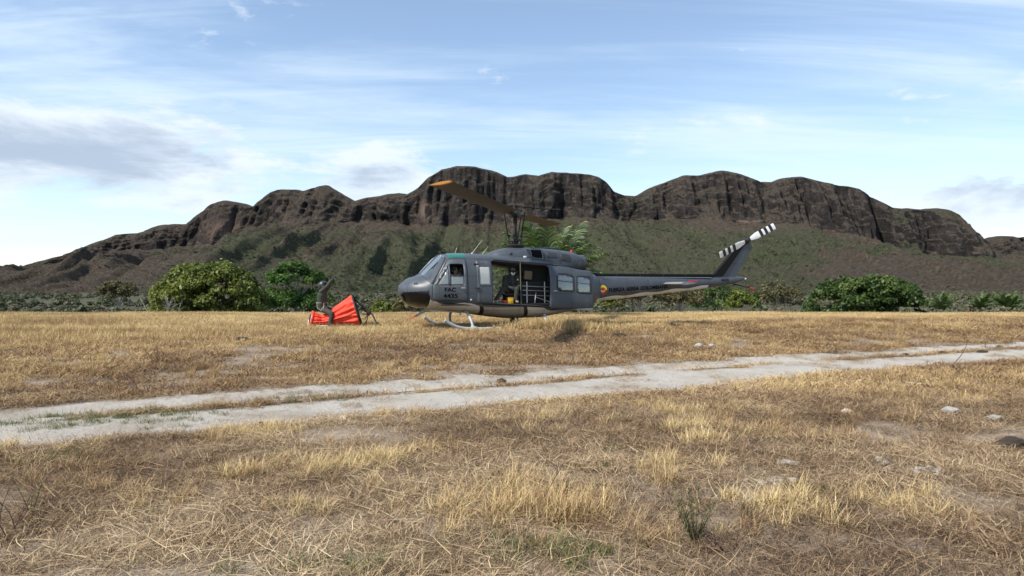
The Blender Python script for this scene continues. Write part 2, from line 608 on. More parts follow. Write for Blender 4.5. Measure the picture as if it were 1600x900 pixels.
def build_mountain():
    f = 1155.0
    YC = 2000.0
    sx = np.array([a for a, b in SKY_LINE], float)
    sy = np.array([b for a, b in SKY_LINE], float)
    cx = np.array([a for a, b in CLIFF_LINE], float)
    cy = np.array([b for a, b in CLIFF_LINE], float)
    xs = np.arange(-1750, 2150, 4.2)
    # rows as a 0..1 path parameter: foot -> cliff base -> crest -> back
    v = np.concatenate([np.linspace(0, 1, 120)[:-1], 1 + np.linspace(0, 1, 70)[:-1], 2 + np.linspace(0, 1, 26)[:-1], 3 + np.linspace(0, 1, 14)])
    X, Vp = np.meshgrid(xs, v)
    pxc = 800 + X / YC * f
    H = 1.5 + (450 - np.interp(pxc, sx, sy)) / f * YC
    H = H + (fbm(X * 0.03, 0.5, 4, 91) - 0.5) * 5
    yb = 1880.0
    B = 1.5 + (450 - np.interp(800 + X / yb * f, cx, cy)) / f * yb
    B = np.minimum(B + (fbm(X * 0.008, 7.7, 3, 23) - 0.5) * 24, H - 6)
    foot = -14.0
    # depth offsets: buttresses and gullies along the range
    but = (fbm(X * 0.006, Vp * 0.25, 3, 14) - 0.5) * 170 + (ridged(X * 0.013, Vp * 0.2, 4, 15) - 0.5) * 80
    col = (ridged(X * 0.035, Vp * 0.5, 4, 19) - 0.5) * 44 + (fbm(X * 0.12, Vp * 6, 3, 20) - 0.5) * 16
    Y = np.zeros_like(X)
    Z = np.zeros_like(X)
    t0 = np.clip(Vp, 0, 1)
    t1 = np.clip(Vp - 1, 0, 1)
    t2 = np.clip(Vp - 2, 0, 1)
    t3 = np.clip(Vp - 3, 0, 1)
    Y = 760 + (yb - 760) * t0 + 85 * t1 + 60 * t2 + 700 * t3
    w = np.clip(t0 * 1.2, 0, 1) * (1 - 0.65 * t1) * (1 - t3)
    Y = Y + but * w + col * np.sin(np.clip(t1, 0, 1) * math.pi) ** 0.5 * (1 - t2)
    prof = 0.25 * t0 + 0.75 * t0 ** 2.1
    Zs = foot + (B - foot) * prof
    spur = (ridged(X * 0.0048 + t0 * 0.5, t0 * 1.1, 4, 51) - 0.45) * 150 + (fbm(X * 0.02, t0 * 9, 4, 52) - 0.5) * 22
    gull = (ridged(X * 0.016 + t0 * 0.8, t0 * 1.6, 3, 57) - 0.45) * 62
    Zs = Zs + (spur + gull) * np.sin(np.clip(t0, 0, 1) * math.pi) ** 0.8 * (0.35 + 0.65 * t0)
    Zs = Zs + (fbm(X * 0.09, Y * 0.09, 3, 58) - 0.5) * 7 * np.clip(t0 * 4, 0, 1)
    ph_ = t1 * 3.3 + fbm(X * 0.02, t1 * 1.5, 4, 6) * 3.4
    step = t1 - 0.10 / 4.0 * np.sin(2 * math.pi * ph_) * np.sin(t1 * math.pi)
    ledge = 26 * np.floor(ph_) / 4.0 + 26 / 4.0 * sstep(0.55, 1.0, ph_ - np.floor(ph_))
    Y = Y + (ledge - ledge.mean()) * 0.0 * (t1 > 0) * (t1 < 1)
    Hc = B + (H - B) * 0.93
    Z = np.where(Vp <= 1, Zs, B + (Hc - B) * step + (fbm(X * 0.05, Vp * 14, 3, 71) - 0.5) * 9 * np.sin(t1 * math.pi))
    Z = np.where(Vp > 2, Hc + (H - Hc) * np.sin(t2 * math.pi / 2), Z)
    Z = np.where(Vp > 3, H - 260 * t3 ** 1.3, Z)
    # crest must lie on the skyline whatever depth the row ended at
    ny, nx = X.shape
    V = np.stack([X, Y, Z], -1).reshape(-1, 3)
    i = np.arange(nx * ny).reshape(ny, nx)
    F = np.stack([i[:-1, :-1], i[:-1, 1:], i[1:, 1:], i[1:, :-1]], -1).reshape(-1, 4)
    cl = sstep(0.97, 1.06, Vp + (fbm(X * 0.02, Vp * 3, 3, 33) - 0.5) * 0.16) * (1 - 0.55 * sstep(2.0, 2.4, Vp))
    tall = sstep(12, 45, H - B)
    cl = cl * (0.35 + 0.65 * tall)
    px = 800 + X / Y * f
    py = 450 - (Z - 1.5) / Y * f

    def spot(x0, y0, rx, ry):
        return np.exp(-((px - x0) / rx) ** 2 - ((py - y0) / ry) ** 2)
    scar = np.clip(spot(665, 330, 9, 16) + spot(668, 362, 22, 7) + spot(637, 385, 9, 14) * .7 + spot(350, 360, 30, 22) * .7 + spot(352, 388, 8, 12)
                   + spot(1165, 355, 14, 7) * .8 + spot(618, 398, 4, 6) * .8 + spot(1300, 432, 12, 4) * .7, 0, 1)
    band = sstep(0.10, 0.0, np.abs(Vp - 1.03)) * sstep(0.60, 0.72, fbm(X * 0.05, Vp * 30, 3, 67)) * sstep(300, 420, px)
    scar = np.clip(scar + 0.7 * band, 0, 1)
    scar = np.clip(scar * (0.3 + 1.4 * fbm(X * 0.06, Z * 0.05, 3, 66)), 0, 1) * 0.8
    rel = (spur + gull) / 90.0
    dry = 0.43 + 0.34 * np.clip(rel, -1, 1) * (Vp < 1) + 0.42 * sstep(420, 60, px) + 0.40 * sstep(0.86, 1.0, Vp) - 0.20 * sstep(420, 560, px) * sstep(1250, 1000, px) \
        + 0.35 * sstep(1250, 1500, px) * sstep(0.75, 0.45, t0) + (fbm(X * 0.006, t0 * 3, 4, 83) - 0.5) * 1.0
    me = mesh_np('mountain_ridge', V, F, [mat_mountain()], True, {'cliff': cl.ravel(), 'scar': scar.ravel(), 'dry': dry.ravel()})
    tag(link('mountain_ridge', me), kind='structure')
    MT.update(X=X, Y=Y, Z=Z, Vp=Vp, dry=dry, px=px)


build_mountain()

# ------------------------------------------------------------------ scattered cover (grass, gravel, far scrub)


def scatter(name, pts, protos, idx, rotz, scl, tint, tilt=None):
    """one object whose points carry instances of the prototype meshes"""
    n = len(pts)
    me = bpy.data.meshes.new(name)
    me.vertices.add(n)
    me.vertices.foreach_set('co', np.asarray(pts, np.float32).ravel())
    a = me.attributes.new('idx', 'INT', 'POINT')
    a.data.foreach_set('value', np.asarray(idx, np.int32))
    a = me.attributes.new('tint', 'FLOAT', 'POINT')
    a.data.foreach_set('value', np.asarray(tint, np.float32))
    e = np.zeros((n, 3), np.float32)
    if tilt is not None:
        e[:, :2] = tilt
    e[:, 2] = rotz
    a = me.attributes.new('rot', 'FLOAT_VECTOR', 'POINT')
    a.data.foreach_set('vector', e.ravel())
    sc = np.asarray(scl, np.float32)
    if sc.ndim == 1:
        sc = np.repeat(sc[:, None], 3, 1)
    a = me.attributes.new('scl', 'FLOAT_VECTOR', 'POINT')
    a.data.foreach_set('vector', np.ascontiguousarray(sc).ravel())
    o = link(name, me)
    col = bpy.data.collections.new(name + '_kinds')
    for k, pm in enumerate(protos):
        po = bpy.data.objects.new('%s_kind_%02d' % (name, k), pm)
        col.objects.link(po)
    g = bpy.data.node_groups.new(name + '_scatter', 'GeometryNodeTree')
    g.interface.new_socket('Geometry', in_out='INPUT', socket_type='NodeSocketGeometry')
    g.interface.new_socket('Geometry', in_out='OUTPUT', socket_type='NodeSocketGeometry')
    gi = g.nodes.new('NodeGroupInput')
    go = g.nodes.new('NodeGroupOutput')
    ci = g.nodes.new('GeometryNodeCollectionInfo')
    ci.inputs['Collection'].default_value = col
    ci.inputs['Separate Children'].default_value = True
    ci.inputs['Reset Children'].default_value = True
    iop = g.nodes.new('GeometryNodeInstanceOnPoints')
    iop.inputs['Pick Instance'].default_value = True

    def named(nm, typ):
        nd = g.nodes.new('GeometryNodeInputNamedAttribute')
        nd.data_type = typ
        nd.inputs['Name'].default_value = nm
        return nd.outputs['Attribute']
    e2r = g.nodes.new('FunctionNodeEulerToRotation')
    L = g.links.new
    L(gi.outputs[0], iop.inputs['Points'])
    L(ci.outputs[0], iop.inputs['Instance'])
    L(named('idx', 'INT'), iop.inputs['Instance Index'])
    L(named('rot', 'FLOAT_VECTOR'), e2r.inputs[0])
    L(e2r.outputs[0], iop.inputs['Rotation'])
    L(named('scl', 'FLOAT_VECTOR'), iop.inputs['Scale'])
    L(iop.outputs[0], go.inputs[0])
    md = o.modifiers.new('scatter', 'NODES')
    md.node_group = g
    return o


def blades(n, rad, L, th0, th1, wid, z0=(0, 0), seed=0, rows=4, rpow=0.5):
    r = np.random.default_rng(seed)
    rr = rad * r.random(n) ** rpow
    pa = r.random(n) * 2 * math.pi
    bx, by = rr * np.cos(pa), rr * np.sin(pa)
    bz = r.uniform(z0[0], z0[1], n)
    a = r.random(n) * 2 * math.pi
    ln = r.uniform(L[0], L[1], n)
    t0 = np.radians(r.uniform(th0[0], th0[1], n))
    t1 = np.radians(r.uniform(th1[0], th1[1], n))
    w = r.uniform(wid[0], wid[1], n)
    curl = r.normal(0, 0.35, n)
    P = np.stack([bx, by, bz], -1)
    V = np.zeros((n, rows, 2, 3))
    for k in range(rows):
        s = k / (rows - 1)
        az = a + curl * s
        side = np.stack([-np.sin(az), np.cos(az), 0.3 * np.sin(a * 3)], -1)
        ww = (w * (1 - 0.85 * s ** 1.5) * 0.5)[:, None]
        V[:, k, 0] = P - side * ww
        V[:, k, 1] = P + side * ww
        th = t0 + (t1 - t0) * (k + 0.5) / (rows - 1)
        st = (ln / (rows - 1))[:, None]
        P = P + np.stack([np.sin(th) * np.cos(az), np.sin(th) * np.sin(az), np.cos(th)], -1) * st
    V[..., 2] = np.maximum(V[..., 2], 0.002)
    base = (np.arange(n) * rows * 2)[:, None]
    F = []
    for k in range(rows - 1):
        F.append(np.concatenate([base + 2 * k, base + 2 * k + 1, base + 2 * k + 3, base + 2 * k + 2], 1))
    F = np.stack(F, 1).reshape(-1, 4)
    val = np.repeat(np.clip(r.normal(0.5, 0.36, n), -0.2, 1.2), rows * 2)
    return V.reshape(-1, 3), F, val


def merge(parts):
    Vs, Fs, As = [], [], []
    o = 0
    for V, F, A in parts:
        Vs.append(V)
        Fs.append(F + o)
        As.append(A)
        o += len(V)
    return np.concatenate(Vs), np.concatenate(Fs), np.concatenate(As)


STRAW = [(0.0, (0.075, 0.046, 0.030)), (0.25, (0.18, 0.112, 0.064)), (0.5, (0.34, 0.222, 0.122)), (0.75, (0.54, 0.385, 0.180)), (1.0, (0.72, 0.575, 0.31))]
m_straw = mat_leaf('dry_straw', STRAW, 0.7, 0.0, inst='tint', spec=0.2)
m_thatch = mat_leaf('matted_straw', [(0.0, (0.062, 0.042, 0.029)), (0.25, (0.155, 0.102, 0.064)), (0.5, (0.295, 0.200, 0.120)), (0.75, (0.49, 0.365, 0.215)), (1.0, (0.68, 0.555, 0.35))], 0.7, 0.0, inst='tint')
m_green_blade = mat_leaf('green_blade', [(0, (0.05, 0.07, 0.02)), (0.6, (0.12, 0.15, 0.045)), (1, (0.30, 0.27, 0.10))], 0.6, 0.3)


def build_grass():
    protos = []
    for k in range(6):      # 0-5 matted thatch, lying flat
        q = merge([blades(115, 0.21, (0.03, 0.13), (25, 89), (55, 118), (0.0016, 0.0042), (0, 0.028), 100 + k)]
                  + [(a, b, c * 0 + 1.0) for a, b, c in [blades(6, 0.2, (0.10, 0.26), (70, 88), (80, 100), (0.003, 0.0055), (0.012, 0.045), 150 + k)]]
                  + [(a, b, c * 0 - 0.25) for a, b, c in [blades(9, 0.2, (0.05, 0.16), (40, 88), (60, 110), (0.003, 0.006), (0.0, 0.03), 170 + k)]])
        protos.append(mesh_np('thatch', q[0], q[1], [m_thatch], False, {'leaf': q[2]}))
    for k in range(5):      # 6-10 splayed tuft
        q = merge([blades(70, 0.07, (0.07, 0.22), (5, 55), (35, 105), (0.002, 0.0042), (0, 0.01), 200 + k),
                   blades(40, 0.13, (0.05, 0.14), (40, 85), (80, 110), (0.002, 0.004), (0, 0.02), 260 + k)])
        protos.append(mesh_np('tuft', q[0], q[1], [m_straw], False, {'leaf': q[2]}))
    for k in range(5):      # 11-15 standing golden grass for the far field
        q = merge([blades(60, 0.22, (0.08, 0.24), (0, 40), (15, 85), (0.005, 0.010), (0, 0), 300 + k),
                   blades(40, 0.28, (0.08, 0.2), (30, 80), (60, 105), (0.006, 0.012), (0, 0.02), 360 + k)])
        protos.append(mesh_np('standing_grass', q[0], q[1], [m_straw], False, {'leaf': q[2]}))
    for k in range(4):      # 16-19 coarse low turf for the middle distance
        q = blades(90, 0.30, (0.04, 0.15), (30, 85), (65, 110), (0.005, 0.010), (0, 0.03), 400 + k)
        protos.append(mesh_np('low_turf', q[0], q[1], [m_straw], False, {'leaf': q[2]}))
    r = np.random.default_rng(5)
    P, I, S, T = [], [], [], []

    def zone(y0, y1, dens, margin=2.5):
        area = 0.5 * (y1 ** 2 - y0 ** 2) * 1.4 + 2 * margin * (y1 - y0)
        n = int(area * dens)
        # uniform over the wedge in view, with a margin
        y = np.sqrt(r.random(n) * (y1 ** 2 - y0 ** 2) + y0 ** 2)
        x = (r.random(n) - 0.5) * 2 * (0.70 * y + margin)
        return x, y

    def add(x, y, idx, sc, tint, keep):
        x, y, idx, sc, tint = x[keep], y[keep], idx[keep], sc[keep], tint[keep]
        P.append(np.stack([x, y, terr(x, y) - 0.006], -1))
        I.append(idx)
        S.append(sc)
        T.append(tint)

    def tone(x, y):
        d = road_d(x, y)
        t = 0.24 + 0.75 * (fbm(x * 0.5, y * 0.5, 4, 120) - 0.5) + 0.35 * (fbm(x * 2.3, y * 2.3, 3, 122) - 0.5) + 0.12 * (r.random(len(x)) - 0.5)
        gold = sstep(5.0, 11.5, d + (fbm(x * 0.16, y * 0.3, 3, 121) - 0.5) * 7)
        return np.clip(t + 0.27 * gold, 0.0, 0.95), gold
    bare = lambda x, y: fbm(x * 0.8, y * 0.8, 4, 140)
    # near thatch
    x, y = zone(1.6, 10.5, 80)
    t, g = tone(x, y)
    add(x, y, r.integers(0, 6, len(x)), r.uniform(0.6, 1.25, len(x)), t, (r.random(len(x)) > road_mask(x, y) * 1.2) & (bare(x, y) + r.normal(0, 0.07, len(x)) < 0.66))
    # near tufts in drifts
    x, y = zone(1.6, 13, 26)
    t, g = tone(x, y)
    drift = fbm(x * 0.9, y * 0.9, 3, 150)
    k = (r.random(len(x)) > road_mask(x, y) * 1.5) & (drift + r.normal(0, 0.05, len(x)) > 0.67)
    add(x, y, r.integers(6, 11, len(x)), r.uniform(0.45, 1.05, len(x)), np.clip(t + 0.26, 0, 1), k)
    # middle turf
    x, y = zone(9.5, 27, 34)
    t, g = tone(x, y)
    add(x, y, r.integers(16, 20, len(x)), r.uniform(0.6, 1.15, len(x)), t, (r.random(len(x)) > road_mask(x, y) * 1.25) & (bare(x, y) + r.normal(0, 0.05, len(x)) < 0.66))
    x, y = zone(12, 27, 9)
    t, g = tone(x, y)
    drift = fbm(x * 0.5, y * 0.8, 3, 151)
    add(x, y, r.integers(6, 11, len(x)), r.uniform(0.6, 1.3, len(x)), np.clip(t + 0.34, 0, 1), (road_mask(x, y) < 0.3) & (drift > 0.56))
    # thin creeping turf at the track margins and on it
    x, y = zone(6, 24, 16)
    t, g = tone(x, y)
    d = road_d(x, y)
    k = (np.abs(d) < 2.3) & (fbm(x * 1.1, y * 1.1, 4, 152) + r.normal(0, 0.04, len(x)) + 0.06 * sstep(1.0, 1.5, np.abs(d)) > 0.535)
    add(x, y, r.integers(0, 6, len(x)), r.uniform(0.35, 0.9, len(x)), np.clip(t + 0.1, 0, 1), k)
    # golden standing grass up to the edge of the field
    x, y = zone(16, 48, 24, 3)
    t, g = tone(x, y)
    hgt = 0.55 + 0.75 * fbm(x * 0.35, y * 0.35, 3, 160)
    xh = -(x - HX) * 0.9397 - (y - HY) * 0.342
    yh = (x - HX) * 0.342 - (y - HY) * 0.9397
    k = (r.random(len(x)) < g * 1.1 - 0.05) & (road_mask(x, y) < 0.2) & ~((xh > 0.25) & (xh < 3.0) & (yh > 0.9) & (yh < 3.4))
    add(x, y, r.integers(11, 16, len(x)), hgt * r.uniform(0.7, 1.15, len(x)), np.clip(t + 0.06 + 0.12 * (fbm(x * 0.3, y * 0.9, 3, 170) - 0.4), 0, 1), k)
    x, y = zone(24, 48, 7, 3)
    t, g = tone(x, y)
    add(x, y, r.integers(16, 20, len(x)), r.uniform(0.9, 1.5, len(x)), t, np.ones(len(x), bool))
    # a thicker stand of grass in front of the rear skid and round the bucket
    for px, py, n, sx, sy, hs in ((872, 515, 200, 1.35, 0.5, 1.55), (545, 517, 90, 1.4, 0.25, 0.7), (775, 519, 60, 1.6, 0.25, 0.6), (1000, 500, 120, 2.6, 0.8, 1.0)):
        c = at(px, py)
        x = c.x + r.normal(0, sx * 0.5, n)
        y = c.y + r.normal(0, sy * 0.5, n)
        add(x, y, r.integers(11, 16, n), hs * r.uniform(0.8, 1.2, n), np.clip(0.62 + r.normal(0, 0.07, n), 0, 1), np.ones(n, bool))
    # chosen tufts in the foreground
    for px, py, n, sp, sc, tt in ((840, 800, 60, 0.34, 1.35, 0.55), (1085, 672, 16, 0.14, 1.2, 0.85), (1098, 690, 14, 0.12, 1.1, 0.8), (540, 733, 20, 0.2, 1.05, 0.8),
                                  (470, 728, 18, 0.25, 0.95, 0.75), (610, 718, 14, 0.14, 1.0, 0.8), (395, 680, 22, 0.3, 0.95, 0.72), (370, 745, 14, 0.15, 1.0, 0.7),
                                  (40, 712, 24, 0.45, 0.95, 0.7), (1065, 648, 12, 0.12, 1.0, 0.8), (820, 655, 30, 0.4, 0.95, 0.72), (1195, 682, 10, 0.14, 0.8, 0.75),
                                  (1215, 800, 26, 0.25, 1.0, 0.75), (1400, 790, 20, 0.25, 0.9, 0.7), (465, 797, 9, 0.1, 0.8, 0.8), (1050, 730, 18, 0.2, 1.0, 0.75),
                                  (1545, 607, 24, 0.4, 0.9, 0.6), (1360, 512, 12, 0.25, 1.6, 0.5), (1435, 511, 14, 0.3, 1.5, 0.35), (1130, 533, 10, 0.3, 1.3, 0.65)):
        c = at(px, py)
        x = c.x + r.normal(0, sp, n)
        y = c.y + r.normal(0, sp * 0.8, n)
        add(x, y, r.integers(6, 11, n), sc * r.uniform(0.6, 1.1, n), np.clip(tt + r.normal(0, 0.08, n), 0, 1), np.ones(n, bool))
    P_, I_, S_, T_ = np.concatenate(P), np.concatenate(I), np.concatenate(S), np.concatenate(T)
    n = len(P_)
    o = scatter('dry_grass', P_, protos, I_, r.random(n) * 6.283, S_, T_, r.normal(0, 0.07, (n, 2)))
    tag(o, 'dry straw coloured grass and matted thatch covering the field', 'grass', kind='stuff')
    # sparse green blades
    gp = []
    for k in range(3):
        q = blades(40, 0.09, (0.04, 0.11), (10, 60), (40, 95), (0.003, 0.006), (0, 0), 500 + k)
        gp.append(mesh_np('green_blades', q[0], q[1], [m_green_blade], False, {'leaf': q[2]}))
    x = []
    y = []
    for px, py, m, sp in ((75, 719, 40, 0.16), (120, 655, 60, 0.5), (230, 646, 50, 0.6), (945, 700, 5, 0.1), (945, 765, 8, 0.15), (1270, 768, 10, 0.12), (840, 862, 25, 0.25), (900, 868, 20, 0.2), (560, 890, 20, 0.2), (1430, 512, 20, 0.3), (480, 624, 20, 0.4)):
        c = at(px, py)
        x.append(c.x + r.normal(0, sp, m))
        y.append(c.y + r.normal(0, sp * 0.6, m))
    x, y = np.concatenate(x), np.concatenate(y)
    n = len(x)
    o = scatter('green_grass', np.stack([x, y, terr(x, y)], -1), gp, r.integers(0, 3, n), r.random(n) * 6.283, r.uniform(0.6, 1.2, n), r.random(n))
    tag(o, 'sparse short green blades among the dry grass', 'grass', kind='stuff')
    # loose gravel on the track
    st = []
    for k in range(4):
        bm = bmesh.new()
        bmesh.ops.create_icosphere(bm, subdivisions=1, radius=1.0)
        for v in bm.verts:
            v.co *= random.uniform(0.7, 1.2)
            v.co.z *= 0.6
        me = bpy.data.meshes.new('pebble')
        bm.to_mesh(me)
        bm.free()
        me.materials.append(mat_plain('pebble_stone', (0.36, 0.31, 0.25), 0.9, var=0.3))
        st.append(me)
    n = 9000
    s = r.uniform(-12, 40, n)
    wv = r.uniform(-1.9, 1.9, n)
    x = s * 0.878 - wv * 0.4785
    y = 11.25 + s * 0.4785 + wv * 0.878
    k = (road_mask(x, y) > 0.4) & (fbm(x * 1.3, y * 1.3, 3, 190) > 0.45)
    x, y = x[k], y[k]
    n = len(x)
    o = scatter('gravel', np.stack([x, y, terr(x, y) + 0.004], -1), st, r.integers(0, 4, n), r.random(n) * 6.283, 0.004 + 0.014 * r.random(n) ** 3, r.random(n))
    tag(o, 'small loose gravel strewn on the pale dirt track', 'gravel', kind='stuff')


build_grass()


def leaf_cloud(lobes, n, size, seed, up=0.35, inner=0.35, elong=1.6, zsq=1.0):
    """leaf faces spread through the shells of many lobes; lobes rows = x,y,z,r"""
    r = np.random.default_rng(seed)
    lobes = np.asarray(lobes, float)
    wgt = lobes[:, 3] ** 2
    li = r.choice(len(lobes), n, p=wgt / wgt.sum())
    d = r.normal(size=(n, 3))
    d /= np.linalg.norm(d, axis=1)[:, None]
    d[:, 2] = np.where(d[:, 2] < -0.25, -d[:, 2] * 0.6, d[:, 2])
    rad = lobes[li, 3] * (1 - inner * r.random(n) ** 2) * (0.92 + 0.2 * r.random(n))
    c = lobes[li, :3] + d * rad[:, None] * np.array([1, 1, zsq])
    nrm = d * 0.7 + r.normal(0, 0.55, (n, 3)) + np.array([0, 0, up])
    nrm /= np.linalg.norm(nrm, axis=1)[:, None]
    tx = np.cross(nrm, r.normal(size=(n, 3)))
    tx /= np.linalg.norm(tx, axis=1)[:, None] + 1e-9
    ty = np.cross(nrm, tx)
    s = (size * r.uniform(0.55, 1.25, n))[:, None]
    a = tx * s * 0.5 * elong
    b = ty * s * 0.5
    V = np.stack([c - a, c - b * 0.8 + nrm * s * 0.08, c + a, c + b * 0.8 + nrm * s * 0.08], 1).reshape(-1, 3)
    F = np.arange(n * 4).reshape(n, 4)
    lobe_tone = r.normal(0, 0.14, len(lobes))
    val = np.clip(0.5 + lobe_tone[li] + r.normal(0, 0.18, n), 0, 1)
    return V, F, np.repeat(val, 4)


def tree(name, loc, lobes, n, size, mat, bark, trunk_h, trunk_r, seed, label, cat, group=None, limbs=7, **kw):
    root = empty(name, loc)
    tag(root, label, cat, group)
    V, F, A = leaf_cloud(lobes, n, size, seed, **kw)
    link('crown', mesh_np('crown', V, F, [mat], False, {'leaf': A}), root)
    r = np.random.default_rng(seed + 1)
    mb = MB()
    mb.tube([(0, 0, -0.4), (0.05, 0.02, trunk_h * 0.5), (0, 0.05, trunk_h)], [trunk_r * 1.2, trunk_r, trunk_r * 0.8], 9)
    L = np.asarray(lobes, float)
    pick = r.choice(len(L), min(limbs, len(L)), replace=False)
    for k in pick:
        e = Vector(L[k, :3])
        m = Vector((e.x * 0.45 + r.normal(0, 0.1), e.y * 0.45, trunk_h + (e.z - trunk_h) * 0.4))
        mb.tube(curve_pts([(0, 0, trunk_h * 0.75), m, e], 5), [trunk_r * 0.6 * (1 - 0.8 * i / 10) for i in range(11)], 6)
    mb.build('trunk', bark, root)
    return root


def dome_lobes(rx, ry, h, z0, n, lr, seed, flat=0.7, shape=None):
    """small lobes over a dome surface and some inside"""
    r = np.random.default_rng(seed)
    out = []
    for k in range(n):
        a = r.random() * 2 * math.pi
        e = math.asin(r.random() ** flat)
        q = 1.0 if r.random() < 0.75 else r.uniform(0.4, 0.9)
        sc = 1.0
        if shape:
            sc = shape(math.cos(a))
        x = rx * math.cos(e) * math.cos(a) * q
        y = ry * math.cos(e) * math.sin(a) * q
        z = z0 + h * math.sin(e) * q * sc
        out.append((x, y, z, lr * r.uniform(0.65, 1.25)))
    return out


def P(px, py, Y):
    """point at depth Y on the ray through a pixel"""
    return Vector(((px - 800) / 1155 * Y, Y, 1.5 + (450 - py) / 1155 * Y))


m_bark = mat_plain('bark', (0.13, 0.10, 0.075), 0.9, bump=0.6, bscale=14, var=0.3)
m_bark_grey = mat_plain('grey_twig', (0.30, 0.27, 0.23), 0.9, var=0.25)
m_leaf_olive = mat_leaf('leaf_olive', [(0, (0.045, 0.065, 0.012)), (0.5, (0.125, 0.155, 0.026)), (1, (0.24, 0.26, 0.055))], 0.5, 0.3)
m_leaf_bright = mat_leaf('leaf_bright', [(0, (0.025, 0.055, 0.012)), (0.5, (0.06, 0.125, 0.022)), (1, (0.13, 0.21, 0.04))], 0.5, 0.35)
m_leaf_dark = mat_leaf('leaf_dark', [(0, (0.020, 0.040, 0.010)), (0.5, (0.052, 0.09, 0.020)), (1, (0.115, 0.16, 0.036))], 0.5, 0.3)
m_leaf_dry = mat_leaf('leaf_dry', [(0, (0.05, 0.05, 0.022)), (0.5, (0.115, 0.105, 0.045)), (1, (0.21, 0.18, 0.085))], 0.6, 0.3)
m_leaf_scrub = mat_leaf('leaf_scrub', [(0, (0.036, 0.054, 0.025)), (0.35, (0.072, 0.095, 0.044)), (0.65, (0.125, 0.124, 0.068)), (1, (0.19, 0.152, 0.108))], 0.6, 0.25, inst='tint')
m_palm = mat_leaf('palm_green', [(0, (0.03, 0.058, 0.016)), (0.5, (0.072, 0.125, 0.03)), (1, (0.20, 0.225, 0.075))], 0.45, 0.3)


